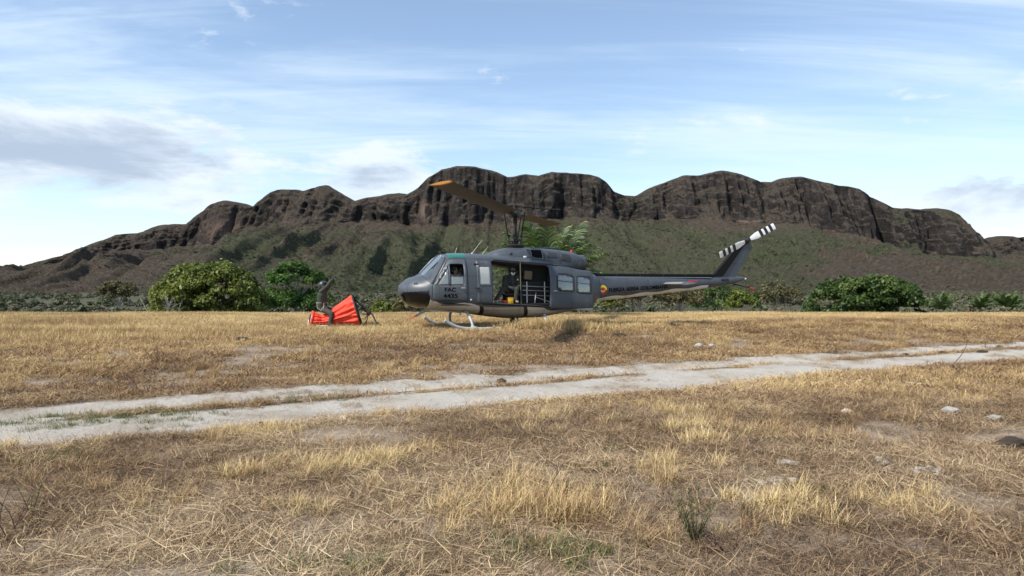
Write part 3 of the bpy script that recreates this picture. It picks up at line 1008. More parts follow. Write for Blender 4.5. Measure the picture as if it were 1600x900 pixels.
def build_trees():
    # broad olive tree to the left
    Y = 75.0
    c = P(328, 490, Y)
    g = float(terr(c.x, Y))
    lob = dome_lobes(5.0, 3.8, 3.9, 1.9, 120, 0.85, 3) + [(x, y, z - 1.2, 0.8) for x, y, z, q in dome_lobes(5.5, 4.0, 1.0, 1.9, 46, 0.8, 4)]
    lob += [(-5.3, -1, 1.2, 0.8), (-4.9, -2, 0.8, 0.7), (5.4, -1, 1.4, 0.8), (0.3, 0, 5.6, 0.7), (-0.8, 0, 5.5, 0.7)]
    tree('broad_tree', (c.x, Y, g), lob, 27000, 0.27, m_leaf_olive, m_bark, 1.6, 0.28, 11,
         'large broad dome-shaped olive green tree left of the person on the orange bucket', 'tree', 'trees behind the field')
    # feathery bright tree beside it
    Y = 82.0
    c = P(462, 490, Y)
    g = float(terr(c.x, Y))
    lob = dome_lobes(3.4, 2.8, 1.2, 4.6, 30, 0.75, 21, flat=1.2) + dome_lobes(3.9, 3.0, 1.4, 2.0, 44, 0.9, 22) + [(-1.2, -2, 0.9, 0.9), (2.4, -1, 1.2, 1.0), (-3, 0, 3.4, 0.8)]
    lob += [(x * 0.5 - 0.3, y, z + 0.7, q) for x, y, z, q in dome_lobes(2.8, 2, 0.7, 5.1, 14, 0.6, 23)]
    tree('feathery_tree', (c.x, Y, g), lob, 13000, 0.26, m_leaf_bright, m_bark_grey, 2.4, 0.2, 31,
         'smaller bright green feathery tree right behind the raised-arm person', 'tree', 'trees behind the field', limbs=14)
    # small grey-green tree far left
    Y = 120.0
    c = P(186, 490, Y)
    g = float(terr(c.x, Y))
    lob = dome_lobes(3.0, 2.6, 2.2, 3.6, 40, 0.8, 41)
    tree('small_tree', (c.x, Y, g), lob, 4200, 0.30, m_leaf_dry, m_bark_grey, 3.0, 0.15, 42,
         'small pale grey-green round tree at far left beyond the field', 'tree', 'trees behind the field')
    # dark dense tree on the right
    Y = 78.0
    c = P(1352, 490, Y)
    g = float(terr(c.x, Y))
    lob = [(x, y, min(z, 4.15 + 0.25 * math.sin(x * 2.1)), q) for x, y, z, q in dome_lobes(5.6, 3.6, 3.2, 1.6, 120, 0.75, 51)] + \
          [(x, y, z - 1.0, 0.8) for x, y, z, q in dome_lobes(5.9, 3.8, 0.8, 1.5, 50, 0.8, 52)]
    lob += [(-6.0, -0.5, 1.9, 0.9), (-6.4, -1, 1.3, 0.7)]
    tree('dense_tree', (c.x, Y, g), lob, 25000, 0.27, m_leaf_dark, m_bark, 1.5, 0.3, 53,
         'wide dense dark green tree on the right beyond the field', 'tree', 'trees behind the field')
    # scraggly dry bushes under the tail boom, and green ones further right
    for px, py, Y, rx, h, n, mat, lab in ((1000, 492, 50, 1.6, 1.5, 2600, m_leaf_dry, 'thin dry brown-green bush under the middle of the tail boom'),
                                          (1062, 492, 51, 1.5, 1.35, 2400, m_leaf_dry, 'twiggy dry bush below the tailplane'),
                                          (958, 492, 53, 1.0, 1.2, 1500, m_leaf_olive, 'low green bush behind the open sliding door end'),
                                          (1120, 492, 95, 3.2, 3.4, 2600, m_leaf_dark, 'dark green bush below the tail fin beyond the field'),
                                          (1160, 492, 90, 2.2, 2.7, 1800, m_leaf_olive, 'low olive bush just right of the tail skid'),
                                          (1215, 492, 105, 3.2, 4.2, 2600, m_leaf_dry, 'pale thin bush left of the dense dark tree'),
                                          (645, 492, 60, 1.6, 1.6, 1500, m_leaf_dry, 'low dry bush behind the helicopter nose'),
                                          (605, 492, 64, 1.4, 1.3, 1300, m_leaf_olive, 'small green bush left of the helicopter nose')):
        c = P(px, py, Y)
        g = float(terr(c.x, Y))
        lob = dome_lobes(rx, rx * 0.8, h * 0.75, h * 0.35 + 0.4, 26, rx * 0.27, int(px))
        tree('bush', (c.x, Y, g), lob, n, 0.16 if Y < 60 else 0.28, mat, m_bark_grey, 0.5, 0.06, int(px) + 1, lab, 'bush', 'bushes beyond the field', limbs=16)
    # leafless grey bush in front of the broad tree
    Y = 62.0
    c = P(262, 492, Y)
    g = float(terr(c.x, Y))
    root = empty('bare_bush', (c.x, Y, g))
    tag(root, 'leafless pale grey bush at the left foot of the broad tree', 'bush')
    r = np.random.default_rng(77)
    for k in range(9):
        mb = MB()
        x0 = r.normal(0, 0.7)
        a = r.random() * 6.28
        ln = r.uniform(1.6, 2.5)
        lean = r.uniform(0.15, 0.7)
        tip = Vector((x0 + math.cos(a) * ln * lean, math.sin(a) * ln * lean * 0.6, ln))
        mid = Vector((x0 + math.cos(a) * ln * lean * 0.3, 0, ln * 0.5))
        pts = curve_pts([(x0, 0, -0.2), mid, tip], 5)
        mb.tube(pts, [0.035 * (1 - 0.8 * i / 10) for i in range(11)], 5)
        for j in range(7):
            b = pts[3 + j]
            e = b + Vector((r.normal(0, 0.35), r.normal(0, 0.3), r.uniform(0.1, 0.55)))
            mb.tube([b, (b + e) / 2 + Vector((0, 0, 0.06)), e], [0.014, 0.01, 0.004], 4)
        mb.build('stem', m_bark_grey, root)
    # palms
    def frond(L, bend, seed, lw=0.085):
        r = np.random.default_rng(seed)
        n = 46
        pts = []
        p = Vector((0, 0, 0))
        for k in range(n + 1):
            s = k / n
            th = R(6) + bend * s ** 1.6
            pts.append(p.copy())
            p = p + Vector((math.sin(th), 0, math.cos(th))) * (L / n)
        Vs, Fs, As = [], [], []
        for k in range(5, n + 1):
            s = k / n
            t = (pts[min(k + 1, n)] - pts[k - 1]).normalized()
            for side in (-1, 1):
                ll = L * 0.24 * (math.sin(min(1, s * 1.25) * math.pi * 0.62) ** 0.7) * (1 - 0.55 * s ** 4) * r.uniform(0.85, 1.1)
                d = (t * 0.75 + Vector((0, side, 0)) * 0.8 + Vector((0.15, 0, -0.12)) + Vector(r.normal(0, 0.09, 3))).normalized()
                e1 = pts[k] + d * ll * 0.55
                e2 = e1 + (d + Vector((0, 0, -0.55))).normalized() * ll * 0.45
                w = t * lw
                b = len(Vs)
                Vs += [pts[k] - w * 0.4, pts[k] + w * 0.4, e1 + w * 0.5, e1 - w * 0.5, e2 + w * 0.06, e2 - w * 0.06]
                Fs += [(b, b + 1, b + 2, b + 3), (b + 3, b + 2, b + 4, b + 5)]
                v = min(1, max(0, r.normal(0.42, 0.34)))
                As += [v] * 6
        # rachis
        for k in range(0, n, 3):
            a, c2 = pts[k], pts[min(k + 3, n)]
            w = 0.035 * (1 - 0.8 * k / n)
            b = len(Vs)
            Vs += [a + Vector((0, -w, 0)), a + Vector((0, w, 0)), c2 + Vector((0, w, 0)), c2 + Vector((0, -w, 0))]
            Vs += [a + Vector((w, 0, 0)), a + Vector((-w, 0, 0)), c2 + Vector((-w, 0, 0)), c2 + Vector((w, 0, 0))]
            Fs += [(b, b + 1, b + 2, b + 3), (b + 4, b + 5, b + 6, b + 7)]
            As += [0.8] * 8
        return mesh_np('frond', [tuple(v) for v in Vs], Fs, [m_palm], False, {'leaf': As})

    def palm(loc, L, nf, th, label, seed, group):
        root = empty('palm', loc)
        tag(root, label, 'palm', group)
        r = np.random.default_rng(seed)
        MB().tube([(0, 0, -0.5), (0.03, 0, th * 0.5), (0, 0, th + 0.25)], [0.26, 0.2, 0.17], 10).build('trunk', m_bark, root)
        ms = [frond(L, R(b), seed + i) for i, b in enumerate((22, 38, 58, 85))]
        for k in range(nf):
            q = k / nf
            m = ms[min(3, int(q * 4))]
            f = link('frond', m, root, (0, 0, th))
            f.rotation_euler = (0, R(2 + 24 * q + r.normal(0, 4)), k * 2.399 + r.normal(0, 0.2))
            s = r.uniform(0.85, 1.1)
            f.scale = (s, s, s)
        return root
    Y = 38.0
    c = P(856, 488, Y)
    g = float(terr(c.x, Y))
    palm((c.x, Y, g), 4.6, 36, 0.4, 'tall bright green palm rising behind the helicopter engine', 300, 'palms')
    for px, Y, L, lab in ((1472, 110, 3.0, 'small palm just right of the dense dark tree'),
                          (1575, 85, 2.6, 'palm with drooping fronds at the right edge of the field'),
                          (1535, 100, 2.4, 'low palm second from the right edge')):
        c = P(px, 490, Y)
        g = float(terr(c.x, Y))
        palm((c.x, Y, g), L, 18, 1.2, lab, int(px), 'palms')


build_trees()


def build_scrub():
    r = np.random.default_rng(99)
    protos = []
    for k in range(4):
        lob = dome_lobes(0.8, 0.8, 0.75, 0.3, 12, 0.34, 600 + k)
        V, F, A = leaf_cloud(lob, 170, 0.34, 610 + k)
        protos.append(mesh_np('scrub', V, F, [m_leaf_scrub], False, {'leaf': A}))
    # valley floor between the field and the foot of the range
    n = 5200
    Y = 62 + 860 * r.random(n) ** 1.2
    X = (r.random(n) - 0.5) * 1.7 * Y
    k = fbm(X * 0.02, Y * 0.012, 3, 201) + r.normal(0, 0.06, n) > 0.47 + 0.08 * sstep(200, 90, Y)
    X, Y = X[k], Y[k]
    Z = terr(X, Y)
    S = r.uniform(1.0, 2.6, len(X)) * (0.55 + 0.45 * sstep(60, 260, Y))
    T = np.clip(0.38 + 0.9 * (fbm(X * 0.012, Y * 0.012, 3, 202) - 0.4) + r.normal(0, 0.13, len(X)), 0, 1)
    o = scatter('valley_scrub', np.stack([X, Y, Z], -1), protos, r.integers(0, 4, len(X)), r.random(len(X)) * 6.28, S, T)
    tag(o, 'low mixed scrub covering the valley floor beyond the field', 'scrub', kind='stuff')
    # mountain slopes
    Vp = MT['Vp']
    ii, jj = np.where((Vp < 0.99))
    n = 120000
    pick = r.integers(0, len(ii), n)
    a, b = ii[pick], jj[pick]
    X, Y, Z, D = MT['X'][a, b], MT['Y'][a, b], MT['Z'][a, b], MT['dry'][a, b]
    px = MT['px'][a, b]
    k = (px > -80) & (px < 1680) & (Z > -9) & (fbm(X * 0.014, Y * 0.014, 4, 203) + r.normal(0, 0.05, n) - 0.25 * (D - 0.45) > 0.49)
    X, Y, Z, D = X[k], Y[k], Z[k], D[k]
    n = len(X)
    X = X + r.normal(0, 3, n)
    T = np.clip(0.10 + 0.72 * D + (fbm(X * 0.01, Y * 0.01, 3, 204) - 0.5) * 0.7 + r.normal(0, 0.1, n), 0, 1)
    S = 0.7 + 2.3 * r.random(n) ** 2.5
    o = scatter('mountain_scrub', np.stack([X, Y, Z - 0.6], -1), protos, r.integers(0, 4, n), r.random(n) * 6.28, S, T)
    tag(o, 'green and brown scrub covering the lower mountain slopes', 'scrub', kind='stuff')


build_scrub()

# ------------------------------------------------------------------ helicopter


def mat_paint():
    """dark blue-grey paint, pale scalloped underside"""
    m = bpy.data.materials.new('blue_grey_paint')
    m.use_nodes = True
    t = NT(m.node_tree)
    p = t.node('ShaderNodeTexCoord').outputs['Object']
    sep = t.node('ShaderNodeSeparateXYZ', {0: p})
    X, Y, Z = sep.outputs
    n = t.noise(p, 1.7, 5, 0.6)
    n2 = t.noise(t.node('ShaderNodeMapping', {'Vector': p, 'Scale': (1, 1, 0.25)}).outputs[0], 7.0, 5, 0.65)
    c = t.ramp(t.math('ADD', t.math('MULTIPLY', n, 0.6), t.math('MULTIPLY', n2, 0.4)),
               [(0.3, (0.047, 0.057, 0.069)), (0.7, (0.068, 0.080, 0.094))])
    # height of the paint line along the body (cabin) and along the boom
    cr = t.node('ShaderNodeFloatCurve', {'Value': t.math('MULTIPLY', t.math('ADD', X, 3.2), 1 / 7.2)})
    cv = cr.mapping.curves[0]
    pts = [(-3.2, 0.60), (-2.5, 0.66), (-1.9, 0.66), (-1.2, 0.63), (-0.75, 0.60), (-0.45, 0.70), (0.17, 0.73), (0.6, 0.72), (1.43, 0.74), (2.05, 0.86), (2.4, 0.82), (2.7, 0.84), (3.05, 0.95), (3.3, 0.90), (4.0, 0.8)]
    while len(cv.points) < len(pts):
        cv.points.new(0.5, 0.5)
    for q, (a, b) in zip(cv.points, pts):
        q.location = ((a + 3.2) / 7.2, b)
    cr.mapping.update()
    body = t.math('LESS_THAN', Z, cr.outputs[0])
    boomz = t.math('ADD', t.math('MULTIPLY', t.math('ADD', X, 2.6), -0.0975),
                   t.math('ADD', 0.945, t.math('MULTIPLY', t.math('SINE', t.math('MULTIPLY', X, 5.2)), 0.022)))
    boom = t.math('LESS_THAN', Z, boomz)
    isb = t.math('LESS_THAN', X, -2.72)
    under = t.math('ADD', t.math('MULTIPLY', body, t.math('SUBTRACT', 1.0, isb)), t.math('MULTIPLY', t.math('MULTIPLY', boom, isb), t.math('GREATER_THAN', X, -7.2)))
    pale = t.ramp(n2, [(0.3, (0.46, 0.445, 0.42)), (0.7, (0.60, 0.585, 0.55))])
    # shade under the cargo door painted into the colour, bounded by two slanting black bands
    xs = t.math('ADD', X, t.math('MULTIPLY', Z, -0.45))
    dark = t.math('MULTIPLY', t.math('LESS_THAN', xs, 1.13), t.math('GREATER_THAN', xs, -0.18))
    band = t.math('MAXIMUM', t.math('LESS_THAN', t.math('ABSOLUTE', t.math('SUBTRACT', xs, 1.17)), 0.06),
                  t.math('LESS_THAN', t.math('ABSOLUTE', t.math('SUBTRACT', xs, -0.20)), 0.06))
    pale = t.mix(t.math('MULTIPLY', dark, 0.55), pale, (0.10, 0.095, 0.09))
    pale = t.mix(band, pale, (0.012, 0.012, 0.014))
    pale = t.mix(isb, pale, (0.72, 0.71, 0.68))
    c = t.mix(under, c, pale)
    # skin joints: fine dark lines; soot behind the exhaust
    def line(v, per, off, wd):
        f = t.math('FRACT', t.math('ADD', t.math('MULTIPLY', v, 1 / per), off))
        return t.math('LESS_THAN', t.math('ABSOLUTE', t.math('SUBTRACT', f, 0.5)), wd / per / 2)
    seam = t.math('MAXIMUM', line(X, 0.83, 0.15, 0.016), line(Z, 0.52, 0.30, 0.014))
    riv = t.math('MULTIPLY', t.math('MAXIMUM', line(X, 0.83, 0.20, 0.05), line(Z, 0.52, 0.36, 0.05)), line(t.math('ADD', X, Z), 0.06, 0.0, 0.02))
    c = t.mix(t.math('MULTIPLY', t.math('ADD', seam, t.math('MULTIPLY', riv, 0.5), clamp=True), 0.45), c, (0.012, 0.013, 0.016))
    soot = t.math('MULTIPLY', t.math('MULTIPLY', t.smooth(X, -1.9, -2.6), t.smooth(X, -6.5, -3.0)), t.math('MULTIPLY', t.smooth(Z, 1.2, 1.7), t.smooth(n2, 0.35, 0.6)))
    c = t.mix(t.math('MULTIPLY', soot, 0.5), c, (0.015, 0.015, 0.016))
    # dust and streaks low on the body
    c = t.mix(t.math('MULTIPLY', t.smooth(n2, 0.52, 0.8), 0.22), c, (0.20, 0.18, 0.15))
    b = t.node('ShaderNodeBsdfPrincipled', {'Base Color': c, 'Roughness': t.node('ShaderNodeMapRange', {'Value': n2, 'To Min': 0.34, 'To Max': 0.56}).outputs[0],
                                            'Specular IOR Level': 0.5})
    bn = t.node('ShaderNodeBump', {'Height': t.noise(p, 3.0, 3), 'Strength': 0.10, 'Distance': 0.03})
    t.t.links.new(bn.outputs[0], b.inputs['Normal'])
    o = t.node('ShaderNodeOutputMaterial')
    t.t.links.new(b.outputs[0], o.inputs[0])
    return m


def mat_glass(name, tint=(0.8, 0.85, 0.87), trans=0.7, rough=0.03, dusty=0.0):
    """thin pane: partly see-through, mirror-like at a slant"""
    m = bpy.data.materials.new(name)
    m.use_nodes = True
    t = NT(m.node_tree)
    tr = t.node('ShaderNodeBsdfTransparent', {'Color': (*tint, 1)})
    gl = t.node('ShaderNodeBsdfGlossy', {'Color': (0.9, 0.93, 0.95, 1) if tint[0] > 0.05 else (0.35, 0.35, 0.36, 1), 'Roughness': rough})
    fr = t.node('ShaderNodeFresnel', {'IOR': 1.5})
    k = t.math('ADD', t.math('MULTIPLY', fr.outputs[0], 1.6), 0.07, clamp=True)
    mx = t.node('ShaderNodeMixShader', {0: k})
    t.t.links.new(tr.outputs[0], mx.inputs[1])
    t.t.links.new(gl.outputs[0], mx.inputs[2])
    last = mx
    if dusty:
        p = t.node('ShaderNodeTexCoord').outputs['Object']
        df = t.node('ShaderNodeBsdfDiffuse', {'Color': (0.50, 0.52, 0.50, 1)})
        dn = t.math('MULTIPLY', t.node('ShaderNodeMapRange', {'Value': t.noise(p, 3.0, 4), 'From Min': 0.3, 'From Max': 0.7, 'To Min': 0.75, 'To Max': 1.15}).outputs[0], dusty)
        m2 = t.node('ShaderNodeMixShader', {0: dn})
        t.t.links.new(mx.outputs[0], m2.inputs[1])
        t.t.links.new(df.outputs[0], m2.inputs[2])
        last = m2
    o = t.node('ShaderNodeOutputMaterial')
    t.t.links.new(last.outputs[0], o.inputs[0])
    return m


class Loft:
    """body of superellipse sections: rows = x, z_bottom, z_top, half_width, z_widest, n_up, n_low"""
    def __init__(self, rows):
        rows = sorted(rows)
        self.x = np.array([r[0] for r in rows], float)
        self.p = np.array([r[1:] for r in rows], float)
        d = np.diff(self.x)[:, None]
        s = np.diff(self.p, axis=0) / d
        m = np.zeros_like(self.p)
        m[0], m[-1] = s[0], s[-1]
        a, b = s[:-1], s[1:]
        w1 = 2 * d[1:] + d[:-1]
        w2 = d[1:] + 2 * d[:-1]
        with np.errstate(divide='ignore', invalid='ignore'):
            h = (w1 + w2) / (w1 / a + w2 / b)
        m[1:-1] = np.where(a * b > 0, h, 0)
        self.m = m

    def par(self, x):
        x = np.clip(np.asarray(x, float), self.x[0], self.x[-1])
        i = np.clip(np.searchsorted(self.x, x) - 1, 0, len(self.x) - 2)
        h = (self.x[i + 1] - self.x[i])
        t = ((x - self.x[i]) / h)[..., None]
        h = h[..., None]
        return ((2 * t ** 3 - 3 * t ** 2 + 1) * self.p[i] + (t ** 3 - 2 * t ** 2 + t) * h * self.m[i]
                + (-2 * t ** 3 + 3 * t ** 2) * self.p[i + 1] + (t ** 3 - t ** 2) * h * self.m[i + 1])

    def side(self, x, z):
        """half-width of the body at height z"""
        q = self.par(x)
        zb, zt, w, zc, nu, nl = [q[..., k] for k in range(6)]
        up = z > zc
        n = np.where(up, nu, nl)
        s = np.abs(z - zc) / np.where(up, zt - zc, zc - zb)
        s = np.clip(s, 0, 0.9999)
        return w * (1 - s ** n) ** (1 / n)

    def grid(self, xs, na):
        a = np.linspace(0, 2 * math.pi, na, endpoint=False)
        q = self.par(np.asarray(xs))
        zb, zt, w, zc, nu, nl = [q[:, k][:, None] for k in range(6)]
        c, s = np.cos(a)[None], np.sin(a)[None]
        n = np.where(s > 0, nu, nl)
        Y = w * np.sign(c) * np.abs(c) ** (2 / n)
        Z = zc + np.where(s > 0, zt - zc, zc - zb) * np.sign(s) * np.abs(s) ** (2 / n)
        X = np.repeat(np.asarray(xs)[:, None], na, 1)
        return X, Y, Z


def in_poly(x, z, poly):
    r = np.zeros(x.shape, bool)
    n = len(poly)
    for i in range(n):
        x0, z0 = poly[i]
        x1, z1 = poly[(i + 1) % n]
        c = ((z0 > z) != (z1 > z)) & (x < (x1 - x0) * (z - z0) / (z1 - z0 + 1e-12) + x0)
        r ^= c
    return r


def snap(x, z, poly):
    """nearest point on the outline"""
    best = None
    for i in range(len(poly)):
        a = np.array(poly[i])
        b = np.array(poly[(i + 1) % len(poly)])
        ab = b - a
        t = np.clip(((x - a[0]) * ab[0] + (z - a[1]) * ab[1]) / (ab @ ab), 0, 1)
        qx, qz = a[0] + t * ab[0], a[1] + t * ab[1]
        d = math.hypot(x - qx, z - qz)
        if best is None or d < best[0]:
            best = (d, qx, qz)
    return best


FUS = Loft([(3.775, 1.24, 1.32, 0.03, 1.28, 2, 2), (3.74, 1.10, 1.385, 0.26, 1.25, 2, 2), (3.64, 0.92, 1.47, 0.50, 1.22, 2.1, 2.1), (3.467, 0.77, 1.60, 0.74, 1.19, 2.2, 2.2),
            (3.15, 0.69, 1.705, 0.98, 1.16, 2.4, 2.4), (2.99, 0.68, 1.86, 1.06, 1.14, 2.6, 2.5), (2.83, 0.665, 2.02, 1.12, 1.13, 2.8, 2.6),
            (2.526, 0.63, 2.30, 1.19, 1.12, 3.0, 2.7), (2.28, 0.60, 2.37, 1.23, 1.10, 3.2, 2.8), (1.92, 0.555, 2.375, 1.26, 1.08, 3.3, 2.8),
            (1.0, 0.41, 2.345, 1.28, 1.05, 3.4, 2.8), (0.25, 0.345, 2.30, 1.28, 1.02, 3.4, 2.8), (-0.65, 0.365, 2.20, 1.28, 1.02, 3.4, 2.8),
            (-1.0, 0.41, 2.13, 1.24, 1.04, 3.2, 2.7), (-1.5, 0.495, 2.03, 1.13, 1.06, 3.0, 2.6), (-2.0, 0.58, 1.93, 0.96, 1.1, 2.8, 2.5),
            (-2.6, 0.74, 1.80, 0.62, 1.2, 2.5, 2.3), (-2.85, 0.84, 1.70, 0.42, 1.25, 2.2, 2.2)])
COWL = Loft([(1.06, 2.0, 2.30, 0.20, 2.1, 2.2, 2), (0.9, 2.0, 2.40, 0.36, 2.1, 2.3, 2), (0.6, 1.95, 2.52, 0.46, 2.1, 2.5, 2), (0.25, 1.9, 2.585, 0.50, 2.1, 2.7, 2),
             (-0.3, 1.85, 2.60, 0.52, 2.08, 3.0, 2), (-0.9, 1.8, 2.575, 0.52, 2.05, 3.0, 2), (-1.6, 1.75, 2.52, 0.48, 2.05, 2.8, 2), (-2.0, 1.8, 2.46, 0.42, 2.1, 2.5, 2), (-2.22, 1.86, 2.38, 0.32, 2.12, 2.2, 2)])
BOOM = Loft([(-2.55, 0.82, 1.70, 0.43, 1.3, 2.2, 2.2), (-4.5, 1.02, 1.69, 0.33, 1.38, 2.2, 2.2), (-6.5, 1.22, 1.685, 0.22, 1.46, 2.2, 2.2), (-7.6, 1.34, 1.69, 0.165, 1.52, 2.2, 2.2),
             (-8.4, 1.46, 1.70, 0.12, 1.58, 2.1, 2.1), (-8.75, 1.56, 1.70, 0.07, 1.63, 2, 2), (-8.85, 1.61, 1.68, 0.02, 1.645, 2, 2)])


def panel(loft, outer, holes, off, thick, name, mat, parent, side=1, res=0.09):
    """sheet that follows the flank of a loft; outline and holes are (x, z) polygons"""
    def dens(poly):
        out = []
        for i in range(len(poly)):
            a = np.array(poly[i], float)
            b = np.array(poly[(i + 1) % len(poly)], float)
            k = max(1, int(np.linalg.norm(b - a) / res))
            out += [tuple(a + (b - a) * j / k) for j in range(k)]
        return out
    vs, es = [], []
    loops = [dens(outer)] + [dens(h) for h in holes]
    for lp in loops:
        b = len(vs)
        vs += [Vector(p) for p in lp]
        es += [(b + i, b + (i + 1) % len(lp)) for i in range(len(lp))]
    x0, z0 = np.min(np.array(loops[0]), 0)
    x1, z1 = np.max(np.array(loops[0]), 0)
    gx, gz = np.meshgrid(np.arange(x0 + res / 2, x1, res), np.arange(z0 + res / 2, z1, res))
    ok = in_poly(gx.ravel(), gz.ravel(), loops[0])
    for h in loops[1:]:
        ok &= ~in_poly(gx.ravel(), gz.ravel(), h)
    vs += [Vector((a, b)) for a, b, k in zip(gx.ravel(), gz.ravel(), ok) if k]
    co, _, fa, *_ = delaunay_2d_cdt(vs, es, [], 0, 1e-5)
    co = np.array([tuple(c) for c in co])
    F = []
    for f in fa:
        c = co[list(f)].mean(0)
        cx, cz = np.array([c[0]]), np.array([c[1]])
        if in_poly(cx, cz, loops[0])[0] and not any(in_poly(cx, cz, h)[0] for h in loops[1:]):
            F.append(tuple(f))
    y = loft.side(co[:, 0], co[:, 1]) + off
    V = np.stack([co[:, 0], side * y, co[:, 1]], -1)
    me = bpy.data.meshes.new(name)
    me.from_pydata(V.tolist(), [], F)
    bm = bmesh.new()
    bm.from_mesh(me)
    bmesh.ops.recalc_face_normals(bm, faces=bm.faces[:])
    bm.normal_update()
    if sum(f.normal.y * f.calc_area() for f in bm.faces) * side < 0:
        bmesh.ops.reverse_faces(bm, faces=bm.faces[:])
    bm.to_mesh(me)
    bm.free()
    me.materials.append(mat)
    me.polygons.foreach_set('use_smooth', np.ones(len(me.polygons), bool))
    o = link(name, me, parent)
    if thick:
        sd = o.modifiers.new('thickness', 'SOLIDIFY')
        sd.thickness = thick
        sd.offset = -1
    return o


def rrect(x0, z0, x1, z1, r=0.05, skew=0.0, slope=0.0):
    out = []
    for cx, cz, a0 in ((x1 - r, z1 - r, 0), (x0 + r, z1 - r, 90), (x0 + r, z0 + r, 180), (x1 - r, z0 + r, 270)):
        for k in range(4):
            a = R(a0 + k * 30)
            x, z = cx + r * math.cos(a), cz + r * math.sin(a)
            out.append((x + skew * (z - z0), z + slope * (x - x0)))
    return out


def inset(poly, d):
    c = np.mean(np.array(poly), 0)
    out = []
    for p in poly:
        v = np.array(p) - c
        out.append(tuple(c + v * (1 - d / max(np.linalg.norm(v), 1e-6))))
    return out


def text_on(loft, body, x0, z0, h, length, mat, parent, name, slope=0.0, off=0.004):
    """painted lettering that follows the flank, read from the port side (x runs aft)"""
    cu = bpy.data.curves.new('letters', 'FONT')
    cu.body = body
    cu.size = 1.0
    cu.resolution_u = 3
    cu.space_word = 1.3
    cu.offset = 0.03
    to = bpy.data.objects.new('letters', cu)
    COL.objects.link(to)
    dg = bpy.context.evaluated_depsgraph_get()
    me = bpy.data.meshes.new_from_object(to.evaluated_get(dg))
    bpy.data.objects.remove(to)
    bm = bmesh.new()
    bm.from_mesh(me)
    bmesh.ops.triangulate(bm, faces=bm.faces[:])
    bmesh.ops.subdivide_edges(bm, edges=[e for e in bm.edges if e.calc_length() > 0.25], cuts=2)
    co = np.array([v.co[:] for v in bm.verts])
    mn, mx = co.min(0), co.max(0)
    for v in bm.verts:
        u = (v.co.x - mn[0]) / (mx[0] - mn[0])
        w = (v.co.y - mn[1]) / (mx[1] - mn[1])
        x = x0 - u * length
        z = z0 + w * h + slope * (x0 - x)
        v.co = (x, float(loft.side(np.array([x]), np.array([z]))[0]) + off, z)
    bm.to_mesh(me)
    bm.free()
    me.materials.clear()
    me.materials.append(mat)
    return link(name, me, parent)


